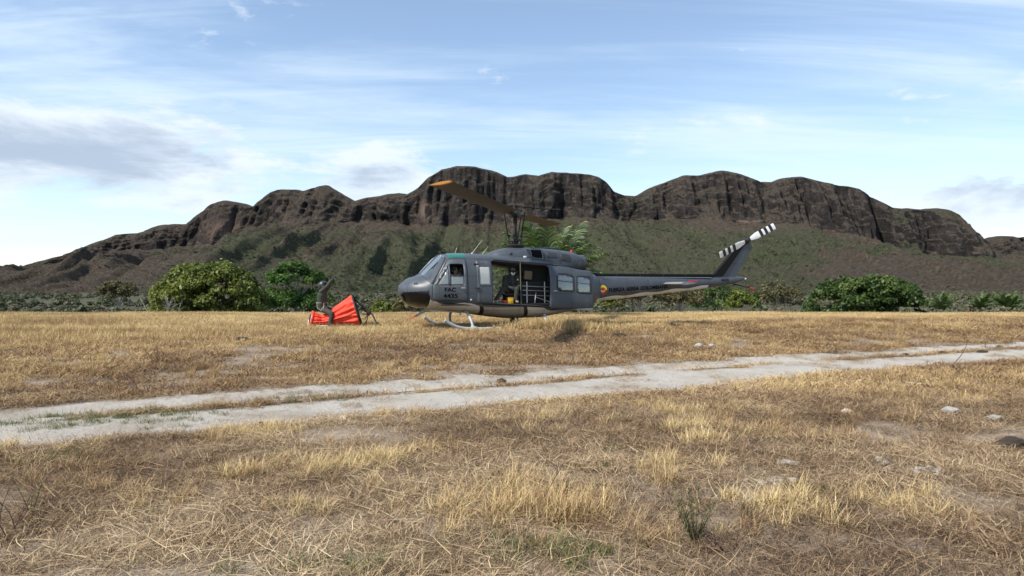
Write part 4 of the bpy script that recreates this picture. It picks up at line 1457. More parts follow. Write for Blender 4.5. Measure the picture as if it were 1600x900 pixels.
def build_helicopter():
    root = empty('helicopter', (HX, HY, 0.2), HYAW)
    tag(root, 'dark blue-grey military helicopter with open cabin door parked on dry grass', 'helicopter')
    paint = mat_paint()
    black = mat_plain('matte_black', (0.010, 0.010, 0.011), 0.7, spec=0.15)
    letter = mat_plain('letter_black', (0.005, 0.005, 0.006), 0.9, spec=0.05)
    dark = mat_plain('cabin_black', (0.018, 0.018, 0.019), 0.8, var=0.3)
    steel = mat_plain('dark_steel', (0.022, 0.021, 0.021), 0.6, 0.0, var=0.3, spec=0.25)
    lgrey = mat_plain('pale_grey_paint', (0.36, 0.38, 0.38), 0.45, var=0.15)
    silver = mat_plain('bare_tube', (0.55, 0.54, 0.50), 0.35, 0.5)
    seal = mat_plain('door_seal', (0.022, 0.025, 0.03), 0.7)
    g_clear = mat_glass('clear_pane', (0.78, 0.84, 0.86), dusty=0.10)
    g_dusty = mat_glass('dusty_pane', (0.8, 0.84, 0.84), dusty=0.27)
    g_dark = mat_plain('dark_pane', (0.006, 0.006, 0.007), 0.12, spec=0.35)
    g_door = mat_glass('smoked_pane', (0.72, 0.76, 0.78), dusty=0.12)
    g_green = mat_glass('green_pane', (0.10, 0.55, 0.42), dusty=0.0)
    green_tint = mat_plain('green_roof_tint', (0.015, 0.125, 0.09), 0.3)
    red = mat_plain('red_paint', (0.55, 0.02, 0.03), 0.5)
    white = mat_plain('white_paint', (0.75, 0.75, 0.73), 0.45, var=0.08)

    # --- openings in the flank (x, z)
    cargo = [(1.17, 0.86), (1.17, 2.10), (1.10, 2.13), (-0.66, 2.02), (-0.70, 1.98), (-0.70, 0.76), (-0.66, 0.73)]
    pwin = [(2.86, 1.40), (2.44, 2.03), (2.08, 2.03), (2.05, 2.0), (2.05, 1.40), (2.08, 1.37), (2.83, 1.37)]
    mwin = rrect(1.24, 1.38, 1.60, 1.97, 0.04)
    wshield = [(3.24, 1.72), (2.985, 1.44), (2.53, 2.19), (2.50, 2.28), (2.55, 2.6), (3.4, 2.2)]
    chin = [(3.70, 1.17), (3.05, 1.20), (3.03, 0.72), (3.3, 0.60), (3.80, 0.80)]
    xs = np.concatenate([np.arange(-2.85, 3.6, 0.03), np.linspace(3.6, 3.775, 14)])
    NA = 220
    X, Y, Z = FUS.grid(xs, NA)
    V = np.stack([X, Y, Z], -1).reshape(-1, 3)
    i = np.arange(X.size).reshape(X.shape)
    F = np.stack([i[:-1], np.roll(i[:-1], -1, 1), np.roll(i[1:], -1, 1), i[1:]], -1).reshape(-1, 4)
    cen = V[F].mean(1)
    region = np.zeros(len(F), int)
    defs = [('cargo', cargo), ('pwin', pwin), ('mwin', mwin), ('wshield', wshield), ('chin', chin)]
    for k, (nm, po) in enumerate(defs):
        ins = in_poly(cen[:, 0], cen[:, 2], po)
        if nm == 'wshield':
            ins &= np.abs(cen[:, 1]) > 0.035
        if nm == 'chin':
            ins &= np.abs(cen[:, 1]) > 0.06
        region[ins & (region == 0)] = k + 1
    # pull the cut edges onto the outlines
    for k, (nm, po) in enumerate(defs[:3]):
        a = np.zeros(len(V), bool)
        b = np.zeros(len(V), bool)
        a[F[region == k + 1].ravel()] = True
        b[F[region == 0].ravel()] = True
        for vi in np.where(a & b)[0]:
            d, qx, qz = snap(V[vi, 0], V[vi, 2], po)
            if d < 0.04:
                y = float(FUS.side(np.array([qx]), np.array([qz]))[0])
                V[vi] = (qx, math.copysign(y, V[vi, 1]), qz)

    def sub(mask, name, mat, shrink=0.0, parent=root):
        f = F[mask]
        u = np.unique(f)
        re = -np.ones(len(V), int)
        re[u] = np.arange(len(u))
        vv = V[u].copy()
        if shrink:
            vv[:, 1] -= np.sign(vv[:, 1]) * shrink * (np.abs(vv[:, 1]) > 0.03)
        return link(name, mesh_np(name, vv, re[f], [mat], True), parent)
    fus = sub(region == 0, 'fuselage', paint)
    bmx = bmesh.new()
    bmx.from_mesh(fus.data)
    bmesh.ops.recalc_face_normals(bmx, faces=bmx.faces[:])
    tot = sum((f.calc_center_median() - Vector((1, 0, 1.3))).dot(f.normal) * f.calc_area() for f in bmx.faces)
    if tot < 0:
        bmesh.ops.reverse_faces(bmx, faces=bmx.faces[:])
    bmx.to_mesh(fus.data)
    bmx.free()
    sd = fus.modifiers.new('thickness', 'SOLIDIFY')
    sd.thickness = 0.03
    sd.offset = -1
    for sgn, sd_name in ((1, 'port'), (-1, 'far')):
        half = cen[:, 1] * sgn > 0
        sub((region == 4) & half, 'windshield', g_clear)
        sub((region == 5) & half, 'chin_window', g_dark)
        if sgn < 0:
            sub((region == 2) & half, 'door_window', g_dusty)
            sub((region == 3) & half, 'door_window', g_dusty)
    # --- doors on the near side, a little proud of the skin
    pdoor = [(2.97, 0.93), (2.97, 1.36), (2.50, 2.12), (2.44, 2.16), (1.99, 2.16), (1.96, 2.13), (1.96, 0.95), (1.99, 0.92)]
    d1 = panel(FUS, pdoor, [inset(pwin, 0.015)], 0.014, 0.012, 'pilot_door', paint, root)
    panel(FUS, [(x, z) for x, z in inset(pdoor, -0.022)], [pdoor], 0.004, 0.003, 'door_seal', seal, d1)
    # window: fixed front quarter, lower pane and an open upper rear quarter
    panel(FUS, [(2.84, 1.385), (2.50, 1.905), (2.50, 1.385)], [], 0.002, 0.006, 'window', g_dusty, d1)
    panel(FUS, [(2.47, 1.385), (2.47, 1.67), (2.06, 1.67), (2.06, 1.385)], [], 0.002, 0.006, 'window', g_dusty, d1)
    panel(FUS, [(2.50, 1.37), (2.50, 1.96), (2.46, 2.01), (2.46, 1.37)], [], 0.02, 0.015, 'window_post', paint, d1)
    panel(FUS, [(2.46, 1.66), (2.46, 1.69), (2.06, 1.69), (2.06, 1.66)], [], 0.018, 0.012, 'window_rail', seal, d1)
    MB().box((2.10, 1.295, 1.30), (0.13, 0.02, 0.035), bevel=0.006).build('handle', lgrey, d1)
    pm = [(1.66, 0.88), (1.66, 2.12), (1.63, 2.15), (1.20, 2.13), (1.175, 2.10), (1.175, 0.86), (1.2, 0.84), (1.63, 0.85)]
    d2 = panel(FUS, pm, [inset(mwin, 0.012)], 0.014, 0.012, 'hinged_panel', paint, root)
    panel(FUS, inset(pm, -0.02), [pm], 0.004, 0.003, 'door_seal', seal, d2)
    panel(FUS, inset(mwin, 0.012), [], 0.004, 0.005, 'window', mat_glass('milky_pane', (0.8, 0.84, 0.84), dusty=0.72), d2)
    panel(FUS, inset(mwin, -0.02), [inset(mwin, 0.02)], 0.020, 0.006, 'window_frame', paint, d2)
    for z in (1.30, 2.02):
        MB().box((1.67, 1.30 if z < 1.5 else 1.14, z), (0.15, 0.03, 0.03), bevel=0.006).build('hinge', seal, d2)
    # --- sliding cargo door, pushed back
    sdoor = [(-0.65, 0.72), (-0.66, 1.96), (-0.69, 1.99), (-2.06, 1.83), (-2.10, 1.80), (-2.115, 0.60), (-2.09, 0.575), (-0.68, 0.69)]
    slide = Loft([(-3, 0.2, 2.35, 1.36, 1.05, 3.2, 3.2), (0, 0.2, 2.35, 1.36, 1.05, 3.2, 3.2)])
    w1 = rrect(-1.44, 1.19, -0.90, 1.69, 0.09, slope=0.085)
    w2 = rrect(-2.02, 1.13, -1.55, 1.63, 0.06, slope=0.085)
    d3 = panel(slide, sdoor, [w1, w2], 0.0, 0.05, 'sliding_door', paint, root)
    for w in (w1, w2):
        wo = panel(slide, w, [], -0.012, 0.006, 'window', g_door, d3)
        panel(slide, inset(w, -0.022), [inset(w, 0.012)], 0.008, 0.012, 'window_frame', seal, wo)
        zz = np.mean([p[1] for p in w]) + 0.03
        x0, x1 = min(p[0] for p in w) + 0.02, max(p[0] for p in w) - 0.02
        panel(slide, [(x0, zz - 0.02), (x1, zz + 0.028), (x1, zz + 0.045), (x0, zz - 0.003)], [], -0.002, 0.01, 'window_bar', seal, wo)
    MB().box((-0.80, 1.395, 1.21), (0.12, 0.03, 0.035), bevel=0.006).build('handle', lgrey, d3)
    # door rail above the opening
    rail = [(x, float(FUS.side(np.array([x]), np.array([2.155 - 0.062 * (1.1 - x)]))[0]) + 0.02, 2.165 - 0.062 * (1.1 - x)) for x in np.linspace(1.1, -1.9, 16)]
    MB().tube(rail, 0.022, 6).build('door_rail', paint, root)
    sill = [(x, float(FUS.side(np.array([x]), np.array([0.80 - 0.06 * (1.1 - x)]))[0]) + 0.015, 0.815 - 0.058 * (1.1 - x)) for x in np.linspace(1.5, -0.7, 14)]
    MB().tube(sill, 0.03, 6).build('door_sill', black, root)
    # --- roof windows over the pilots
    for sgn in (1, -1):
        q = FUS
        rows = []
        for x in np.linspace(2.42, 1.90, 12):
            pr = q.par(np.array([x]))[0]
            row = []
            for k in range(10):
                z = pr[1] - 0.012 - 0.15 * (1 - k / 9) ** 1.0
                y = float(q.side(np.array([x]), np.array([z]))[0]) + 0.006
                row.append((x, sgn * y, z + 0.003))
            rows.append(row)
        vv = np.array(rows).reshape(-1, 3)
        ii = np.arange(len(vv)).reshape(12, 10)
        ff = np.stack([ii[:-1, :-1], ii[:-1, 1:], ii[1:, 1:], ii[1:, :-1]], -1).reshape(-1, 4)
        link('roof_window', mesh_np('roof_window', vv, ff, [green_tint], True), root)
    # windshield frame: centre post, side posts and sills
    def edge_tube(pts, r, name, mat, par=root):
        return MB().tube(pts, r, 8).build(name, mat, par)
    for sgn in (1, -1):
        e = []
        for t_ in np.linspace(0, 1, 12):
            x, z = 2.985 + (2.52 - 2.985) * t_, 1.44 + (2.205 - 1.44) * t_
            e.append((x, sgn * (float(FUS.side(np.array([x]), np.array([z]))[0]) + 0.004), z))
        edge_tube(e, 0.032, 'window_post', paint)
        e = []
        for t_ in np.linspace(0, 1, 14):
            x, z = 2.985 + (3.165 - 2.985) * t_, 1.44 + (1.70 - 1.44) * t_
            e.append((x, sgn * (float(FUS.side(np.array([x]), np.array([z]))[0])), z))
        edge_tube(e, 0.018, 'window_sill', paint)
    xs2 = np.linspace(3.16, 2.5, 12)
    edge_tube([(x, 0, float(FUS.par(np.array([x]))[0][1]) + 0.004) for x in xs2], 0.03, 'centre_post', paint)
    MB().tube([(3.12, 0.5, 1.66), (2.86, 0.62, 1.93)], 0.012, 6).box((2.80, 0.66, 1.99), (0.30, 0.02, 0.02), (0, R(42), 0.2)).build('wiper', black, root)
    # --- engine and gearbox cowling
    X, Y, Z = COWL.grid(np.linspace(-2.22, 1.06, 90), 72)
    V2 = np.stack([X, Y, Z], -1).reshape(-1, 3)
    i2 = np.arange(X.size).reshape(X.shape)
    F2 = np.stack([i2[:-1], np.roll(i2[:-1], -1, 1), np.roll(i2[1:], -1, 1), i2[1:]], -1).reshape(-1, 4)[:, ::-1]
    cowl = link('engine_cowling', mesh_np('engine_cowling', V2, F2, [paint], True), root)
    mesh_screen = mat_plain('intake_mesh', (0.006, 0.006, 0.006), 0.9, bump=0.3, bscale=90, spec=0.1)
    grille = mat_plain('grille_grey', (0.028, 0.032, 0.038), 0.7, bump=0.5, bscale=70)
    for sgn in (1, -1):
        a = rrect(-0.73, 2.25, -0.37, 2.515, 0.01)
        panel(COWL, a, [], 0.012, 0.01, 'intake_screen', mesh_screen, cowl, sgn, 0.05)
        panel(COWL, inset(a, -0.03), [a], 0.018, 0.02, 'screen_frame', mat_plain('olive_frame', (0.16, 0.17, 0.14), 0.6), cowl, sgn, 0.05)
        for w in (rrect(-1.27, 2.27, -0.92, 2.43, 0.03), [(-1.40, 2.20), (-1.40, 2.38), (-1.45, 2.40), (-1.72, 2.36), (-1.77, 2.30), (-1.77, 2.16), (-1.7, 2.14)]):
            panel(COWL, w, [], 0.006, 0.006, 'side_grille', grille, cowl, sgn, 0.05)
            panel(COWL, inset(w, -0.015), [w], 0.012, 0.012, 'grille_frame', paint, cowl, sgn, 0.05)
    for x in (-0.36, -0.80, -1.34):
        e = [(x, s * float(COWL.side(np.array([x]), np.array([z]))[0]) + s * 0.003, z) for s, z in [(1, z) for z in np.linspace(2.12, 2.5, 8)]]
        MB().tube(e, 0.008, 5).build('panel_joint', seal, cowl)
    for x in (-1.86, -1.98):
        pr = COWL.par(np.array([x]))[0]
        e = [(x, (pr[2] + 0.006) * math.cos(a), 2.1 + (pr[1] - 2.1 + 0.006) * math.sin(a)) for a in np.linspace(-0.2, math.pi + 0.2, 24)]
        MB().tube(e, 0.018, 6).build('clamp_band', seal, cowl)
    mb = MB()
    mb.tube([(-2.1, 0, 2.12), (-2.30, 0, 2.13), (-2.42, 0, 2.14)], [0.27, 0.265, 0.25], 24, cap=False)
    ex = mb.build('exhaust_pipe', mat_plain('exhaust_metal', (0.10, 0.105, 0.11), 0.5, 0.5, var=0.3), root)
    MB().tube([(-2.25, 0, 2.13), (-2.46, 0, 2.135)], [0.20, 0.19], 20).build('exhaust_core', black, ex)
    MB().tube([(-1.98, 0, 2.46), (-1.98, 0, 2.56)], [0.05, 0.035], 10).build('beacon', red, root)
    MB().box((-1.1, 0, 2.60), (0.9, 0.10, 0.05), bevel=0.01).build('cowl_ridge', paint, cowl)
    MB().tube([(0.35, 0.52, 2.36), (0.30, 0.56, 2.37)], 0.03, 8).build('filler_cap', black, cowl)
    MB().box((0.05, 1.03, 2.255), (0.10, 0.06, 0.06), bevel=0.015).build('position_light', white, root)
    MB().box((-0.12, 1.04, 2.24), (0.28, 0.05, 0.03), bevel=0.01).build('steps_bracket', paint, root)
    # --- tail boom, drive shaft cover, fin, tailplane
    X, Y, Z = BOOM.grid(np.concatenate([np.linspace(-8.85, -8.3, 14), np.linspace(-8.2, -2.55, 60)]), 56)
    V3 = np.stack([X, Y, Z], -1).reshape(-1, 3)
    i3 = np.arange(X.size).reshape(X.shape)
    F3 = np.stack([i3[:-1], np.roll(i3[:-1], -1, 1), np.roll(i3[1:], -1, 1), i3[1:]], -1).reshape(-1, 4)[:, ::-1]
    boom = link('tail_boom', mesh_np('tail_boom', V3, F3, [paint], True), root)
    mb = MB()
    mb.box((-5.0, 0, 1.735), (4.95, 0.20, 0.11), bevel=0.03)
    mb.build('shaft_cover', black, boom)
    MB().box((-5.0, 0.15, 1.668), (4.6, 0.05, 0.014)).build('cover_strip', lgrey, boom)
    for x in (-3.6, -4.5, -5.4, -6.3):
        MB().box((x, 0, 1.74), (0.03, 0.212, 0.122), bevel=0.01).build('cover_clamp', seal, boom)
    fin = MB()
    bm = fin.bm
    prof = [(-7.40, 1.66), (-7.52, 1.78), (-8.78, 3.06), (-8.86, 3.10), (-9.02, 3.02), (-9.16, 2.74), (-9.05, 2.70), (-8.50, 1.80), (-8.40, 1.66)]
    A = [bm.verts.new((x, 0.075 if 0.2 < k / 8 < 0.7 else 0.05, z)) for k, (x, z) in enumerate(prof)]
    B = [bm.verts.new((v.co.x, -v.co.y, v.co.z)) for v in A]
    bm.faces.new(A)
    bm.faces.new(list(reversed(B)))
    for k in range(len(A)):
        bm.faces.new((A[k], B[k], B[(k + 1) % len(A)], A[(k + 1) % len(A)]))
    bmesh.ops.bevel(bm, geom=bm.edges[:], offset=0.02, segments=2, affect='EDGES')
    fino = fin.build('tail_fin', paint, root)
    mb = MB()
    mb.poly([(-7.42, 0.088, 1.70), (-8.72, 0.088, 3.03), (-8.90, 0.088, 2.98), (-7.86, 0.088, 1.72)], (0, -0.176, 0))
    bmesh.ops.bevel(mb.bm, geom=mb.bm.edges[:], offset=0.012, segments=2, affect='EDGES')
    mb.build('fin_shaft_cover', black, fino)
    MB().box((-9.13, 0, 2.72), (0.10, 0.05, 0.06), bevel=0.015).build('fin_tip_fairing', paint, fino)
    for sgn in (1, -1):
        mb = MB()
        rows = []
        for y, xa, xb in ((0.22, -5.28, -5.98), (1.32, -5.32, -5.95)):
            q = []
            for u in np.linspace(0, 1, 9):
                q.append((xa + (xb - xa) * u, sgn * y, 1.44 + 0.055 * math.sin(math.pi * u ** 0.6) + 0.03 * u))
            for u in np.linspace(1, 0, 9)[1:-1]:
                q.append((xa + (xb - xa) * u, sgn * y, 1.44 - 0.045 * math.sin(math.pi * u ** 0.6) + 0.03 * u))
            rows.append([mb.bm.verts.new(p) for p in q])
        n = len(rows[0])
        for k in range(n):
            mb.bm.faces.new((rows[0][k], rows[0][(k + 1) % n], rows[1][(k + 1) % n], rows[1][k]))
        mb.bm.faces.new(rows[0])
        mb.bm.faces.new(list(reversed(rows[1])))
        mb.build('tailplane', mat_plain('tailplane_grey', (0.20, 0.205, 0.20), 0.5, var=0.2), root)
    MB().tube([(-8.33, 0, 1.45), (-8.8, 0, 1.36), (-9.22, 0, 1.27)], [0.022, 0.016, 0.014], 8).build('tail_skid', black, boom)
    MB().tube([(-9.06, 0, 1.305), (-9.25, 0, 1.262)], 0.03, 8).build('tail_skid_tip', red, boom)
    MB().tube([(-8.83, 0.0, 1.63), (-8.90, 0, 1.63)], [0.045, 0.03], 10).build('tail_light', white, boom)
    panel(BOOM, [(-6.32, 1.51), (-6.32, 1.545), (-6.75, 1.555), (-6.75, 1.53)], [], 0.004, 0.002, 'warning_arrow', red, boom, 1, 0.05)
    # --- lettering and badges
    text_on(FUS, 'FAC', 2.64, 1.185, 0.125, 0.33, letter, d1, 'lettering', off=0.018)
    text_on(FUS, '4435', 2.68, 1.01, 0.125, 0.42, letter, d1, 'lettering', off=0.018)
    text_on(FUS, '60', 3.44, 1.395, 0.07, 0.10, letter, fus, 'lettering', off=0.004)
    text_on(BOOM, 'FUERZA AEREA COLOMBIANA', -3.16, 1.165, 0.13, 2.32, letter, boom, 'lettering', slope=0.052)
    text_on(BOOM, '4435', -7.72, 1.535, 0.10, 0.34, letter, boom, 'lettering')
    yel = mat_plain('badge_yellow', (0.80, 0.55, 0.02), 0.5)
    blu = mat_plain('badge_blue', (0.02, 0.10, 0.40), 0.5)
    brd = mat_plain('badge_red', (0.60, 0.02, 0.03), 0.5)
    cx, cz, rr = -2.93, 1.235, 0.155

    def sector(a0, a1, r0, r1, mat, off):
        n = max(3, int(abs(a1 - a0) / 12))
        o_ = [(cx - r1 * math.cos(R(a0 + (a1 - a0) * k / n)), cz + r1 * math.sin(R(a0 + (a1 - a0) * k / n))) for k in range(n + 1)]
        i_ = [(cx - r0 * math.cos(R(a1 + (a0 - a1) * k / n)), cz + r0 * math.sin(R(a1 + (a0 - a1) * k / n))) for k in range(n + 1)]
        panel(BOOM, o_ + i_, [], off, 0.0, 'badge', mat, boom, 1, 0.04)
    sector(0, 180, 0.088, rr, yel, 0.004)
    sector(180, 270, 0.088, rr, blu, 0.004)
    sector(270, 360, 0.088, rr, brd, 0.004)
    sector(0, 180, 0.03, 0.086, brd, 0.005)
    sector(180, 360, 0.03, 0.086, yel, 0.005)
    sector(0, 360, 0.001, 0.029, blu, 0.006)
    MB().box((1.86, 1.285, 0.955), (0.05, 0.012, 0.04), bevel=0.004).build('marker', white, root)
    # --- skids
    for sgn in (1, -1):
        y = 1.30 * sgn
        pts = curve_pts([(2.66, y, 0.36), (2.48, y, 0.24), (2.2, y, 0.13), (1.8, y, 0.09), (1.0, y, 0.085), (-0.2, y, 0.085), (-1.5, y, 0.085)], 6)
        MB().tube(pts, 0.052, 12).build('skid', lgrey, root)
        for xf, xb, zt in ((1.80, 1.86, 0.60), (-0.55, -0.58, 0.44)):
            pts = curve_pts([(xf, y, 0.085), (xf + 0.02, y * 0.965, 0.26), (xb, y * 0.83, 0.46), (xb, y * 0.60, zt - 0.02), (xb, y * 0.3, zt)], 6)
            leg = MB().tube(pts, 0.042, 10).build('skid_leg', lgrey, root)
            MB().tube([(xf + 0.11, y, 0.09), (xf, y, 0.105), (xf - 0.13, y, 0.09)], [0.058, 0.075, 0.058], 12).tube([(xf, y, 0.1), (xf + 0.01, y * 0.98, 0.2)], [0.065, 0.05], 10).build('leg_socket', lgrey, leg)
    # belly rail, cargo hook and lower wire cutter
    MB().tube([(3.02, 0.35, 0.66), (2.0, 0.55, 0.56)], 0.022, 8).build('belly_rail', lgrey, root)
    MB().box((1.98, 0.55, 0.53), (0.05, 0.05, 0.12), bevel=0.01).build('rail_bracket', lgrey, root)
    MB().box((0.1, 0, 0.27), (0.16, 0.10, 0.16), bevel=0.02).tube([(0.1, 0, 0.22), (0.06, 0, 0.13), (0.12, 0, 0.10)], 0.025, 8).build('cargo_hook', black, root)
    wc = MB().poly([(2.72, -0.02, 0.66), (2.98, -0.02, 0.66), (3.28, -0.02, 0.44), (3.22, -0.02, 0.42)], (0, 0.03, 0)).build('lower_wire_cutter', lgrey, root)
    MB().poly([(3.18, -0.025, 0.46), (3.24, -0.025, 0.475), (3.44, -0.025, 0.33)], (0, 0.04, 0)).build('cutter_tip', red, wc)
    # roof fittings
    mb = MB()
    mb.tube(curve_pts([(2.34, 0, 2.37), (2.42, 0, 2.44), (2.60, 0, 2.52), (2.70, 0, 2.60)], 5), 0.018, 8)
    mb.tube(curve_pts([(2.36, 0.1, 2.38), (2.46, 0.08, 2.46), (2.40, 0.05, 2.50), (2.28, 0.03, 2.42)], 5), 0.014, 8)
    uc = mb.build('upper_wire_cutter', black, root)
    MB().tube([(2.70, 0, 2.68), (2.70, 0, 2.715), (2.70, 0, 2.73)], [0.07, 0.085, 0.03], 14).tube([(2.70, 0, 2.60), (2.70, 0, 2.69)], 0.015, 6).build('sensor_head', steel, uc)
    MB().box((2.40, 0.1, 2.385), (0.16, 0.12, 0.05), bevel=0.015).build('cutter_base', black, uc)
    MB().tube([(1.55, 0.3, 2.35), (1.20, 0.3, 2.80)], [0.007, 0.003], 6).build('whip_antenna', white, root)
    MB().tube([(1.22, 0.3, 2.34), (1.00, 0.3, 2.60)], [0.006, 0.003], 6).build('whip_antenna', white, root)
    MB().tube([(1.9, -0.4, 2.36), (1.82, -0.4, 2.58)], 0.005, 5).build('whip_antenna', white, root)
    MB().tube([(1.55, 0.3, 2.34), (1.53, 0.3, 2.38)], 0.025, 8).build('antenna_foot', white, root)
    # --- main rotor
    mast = MB().tube([(0, 0, 2.5), (0, 0, 3.76)], 0.055, 14).tube([(0, 0, 2.95), (0, 0, 3.05)], 0.085, 14).tube([(0, 0, 3.38), (0, 0, 3.50)], 0.075, 14).build('rotor_mast', steel, root)
    MB().tube([(0, 0, 2.58), (0, 0, 2.66), (0, 0, 2.70)], [0.26, 0.30, 0.18], 20).tube([(0, 0, 2.80), (0, 0, 2.86)], [0.19, 0.17], 20).tube([(0, 0, 2.70), (0, 0, 2.98)], [0.11, 0.10], 16).build('swashplate', steel, mast)
    wdir = math.atan2(-math.sin(R(76.5)), -math.cos(R(76.5)))      # near blade direction in the world
    ba = wdir - HYAW                                              # in the helicopter's frame
    ca, sa = math.cos(ba), math.sin(ba)

    def rot(x, y, z):
        return (x * ca - y * sa, x * sa + y * ca, z)
    for ang in range(0, 360, 90):
        a = R(ang) + ba
        c_, s_ = math.cos(a), math.sin(a)
        MB().tube([(0.19 * c_, 0.19 * s_, 2.68), (0.21 * c_, 0.21 * s_, 2.98)], 0.022, 8).box((0.2 * c_, 0.2 * s_, 2.97), (0.07, 0.07, 0.07), bevel=0.01).build('scissor_arm', steel, mast)
    for sgn in (1, -1):
        MB().tube([rot(0.05, sgn * 0.22, 2.95), rot(0.1, sgn * 0.34, 3.72)], 0.022, 8).build('pitch_link', black, mast)
        MB().tube([rot(0.22 * sgn, 0.05, 2.92), rot(0.30 * sgn, 0.12, 3.62)], 0.016, 8).build('control_rod', black, mast)
    MB().box((0, 0, 3.66), (0.46, 0.30, 0.20), (0, 0, ba), 0.03).tube([(0, 0, 3.7), (0, 0, 3.97)], [0.085, 0.06], 14).build('rotor_hub', steel, mast)
    teeter = 0.019
    blade_mat = mat_plain('blade_brown', (0.046, 0.038, 0.033), 0.6, var=0.25, vscale=3)
    tipm = mat_plain('blade_tip_orange', (0.42, 0.17, 0.02), 0.6)
    for sgn in (1, -1):
        zz = lambda r_: 3.66 + (0.018 - sgn * teeter) * r_
        MB().tube([rot(sgn * 0.1, 0, zz(0.1)), rot(sgn * 0.85, 0, zz(0.85))], [0.085, 0.06], 12).box(rot(sgn * 0.75, 0, zz(0.75)), (0.45, 0.30, 0.05), (0, 0, ba), 0.015).build('blade_grip', steel, mast)

        def blade(r0, r1, name, mat, par):
            mb = MB()
            rows = []
            for r_ in np.linspace(r0, r1, 14):
                q = []
                ch = 0.53
                tw = R(13.0 - 5.0 * (r_ / 7.3)) * sgn
                for k in range(16):
                    u = k / 16 * 2 * math.pi
                    cxx = math.cos(u)
                    yy = ch * (0.5 * cxx - 0.0)
                    th = 0.033 * math.sin(u) * (1.0 if cxx > 0 else 1 - 0.75 * abs(cxx) ** 1.5)
                    yv, zv = yy * math.cos(tw) - th * math.sin(tw), yy * math.sin(tw) + th * math.cos(tw)
                    q.append(mb.bm.verts.new(rot(sgn * r_, sgn * yv, zz(r_) + zv)))
                rows.append(q)
            for A_, B_ in zip(rows[:-1], rows[1:]):
                for k in range(16):
                    mb.bm.faces.new((A_[k], A_[(k + 1) % 16], B_[(k + 1) % 16], B_[k]))
            mb.bm.faces.new(rows[0])
            mb.bm.faces.new(list(reversed(rows[-1])))
            return mb.build(name, mat, par)
        bl = blade(0.85, 7.19, 'rotor_blade', blade_mat, root)
        blade(7.193, 7.32, 'blade_tip', tipm, bl)
    sa_ = 0.093
    sb = MB().tube([rot(0, -1.42, 3.90 + sa_ * 1.42), rot(0, 0, 3.92), rot(0, 1.42, 3.90 - sa_ * 1.42)], 0.018, 8)
    sb = sb.build('stabiliser_bar', black, mast)
    for sgn in (1, -1):
        MB().tube([rot(0, sgn * 1.25, 3.90 - sgn * sa_ * 1.25), rot(0, sgn * 1.47, 3.90 - sgn * sa_ * 1.47)], [0.03, 0.035], 10).build('bar_weight', black, sb)
        MB().tube([rot(0.08 * sgn, 0.0, 3.92), rot(0.08 * sgn, 0.62 * sgn, 3.91 - sgn * sa_ * 0.62)], 0.02, 6).build('bar_frame', black, sb)
    # --- tail rotor on the port side of the fin
    hub = Vector((-8.72, 0.30, 3.0))
    tr = MB().tube([(-8.72, 0.0, 3.0), tuple(hub)], [0.10, 0.05], 12).box(tuple(hub), (0.22, 0.09, 0.10), (0, R(26), 0), 0.02).box((-8.86, 0.10, 2.99), (0.22, 0.20, 0.16), (0, R(40), 0), 0.04).build('tail_rotor_gearbox', steel, root)
    stripe = bpy.data.materials.new('striped_blade')
    stripe.use_nodes = True
    t = NT(stripe.node_tree)
    tc = t.node('ShaderNodeTexCoord').outputs['Object']
    sp = t.node('ShaderNodeSeparateXYZ', {0: tc})
    bx = sp.outputs[0]
    k = None
    for a, b in ((0.57, 0.70), (0.80, 0.93), (1.03, 1.16)):
        w = t.math('MULTIPLY', t.math('GREATER_THAN', bx, a), t.math('LESS_THAN', bx, b))
        k = w if k is None else t.math('ADD', k, w)
    wear = t.noise(tc, 18.0, 4, 0.6)
    wh = t.ramp(wear, [(0.3, (0.62, 0.61, 0.58)), (0.6, (0.80, 0.80, 0.77))])
    finish(t, t.mix(k, wh, (0.012, 0.012, 0.013)), 0.45, spec=0.5)
    for sgn in (1, -1):
        mb = MB()
        rows = []
        for r_ in (0.14, 0.24, 0.42, 0.6, 0.9, 1.29):
            ch = 0.12 if r_ < 0.2 else (0.17 if r_ < 0.3 else 0.235)
            q = []
            for kk in range(12):
                u = kk / 12 * 2 * math.pi
                q.append(mb.bm.verts.new((r_, 0.014 * math.sin(u) + 0.10 * ch * math.cos(u), ch * 0.5 * math.cos(u))))
            rows.append(q)
        for A_, B_ in zip(rows[:-1], rows[1:]):
            for kk in range(12):
                mb.bm.faces.new((A_[kk], A_[(kk + 1) % 12], B_[(kk + 1) % 12], B_[kk]))
        mb.bm.faces.new(rows[0])
        mb.bm.faces.new(list(reversed(rows[-1])))
        b = mb.build('tail_rotor_blade', stripe, root)
        b.location = hub + Vector((0, 0.03, 0))
        b.rotation_euler = (0, R(25) + (0 if sgn < 0 else math.pi), 0)
    MB().tube([(-8.72, 0.30, 3.0), (-8.72, 0.42, 3.0)], [0.05, 0.03], 10).build('tail_rotor_cap', steel, tr)
    # --- cabin interior
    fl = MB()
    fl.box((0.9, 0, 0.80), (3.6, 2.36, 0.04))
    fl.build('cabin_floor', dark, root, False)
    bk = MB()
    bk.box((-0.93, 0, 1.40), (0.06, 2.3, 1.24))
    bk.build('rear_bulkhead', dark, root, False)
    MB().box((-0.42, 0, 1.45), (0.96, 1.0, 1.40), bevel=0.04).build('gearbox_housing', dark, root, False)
    MB().box((2.55, 0, 1.25), (0.35, 0.9, 0.35), bevel=0.05).box((2.35, 0, 1.02), (0.7, 0.25, 0.36), bevel=0.02).build('instrument_panel', black, root)
    seatm = mat_plain('seat_cover', (0.045, 0.045, 0.04), 0.85, var=0.2)
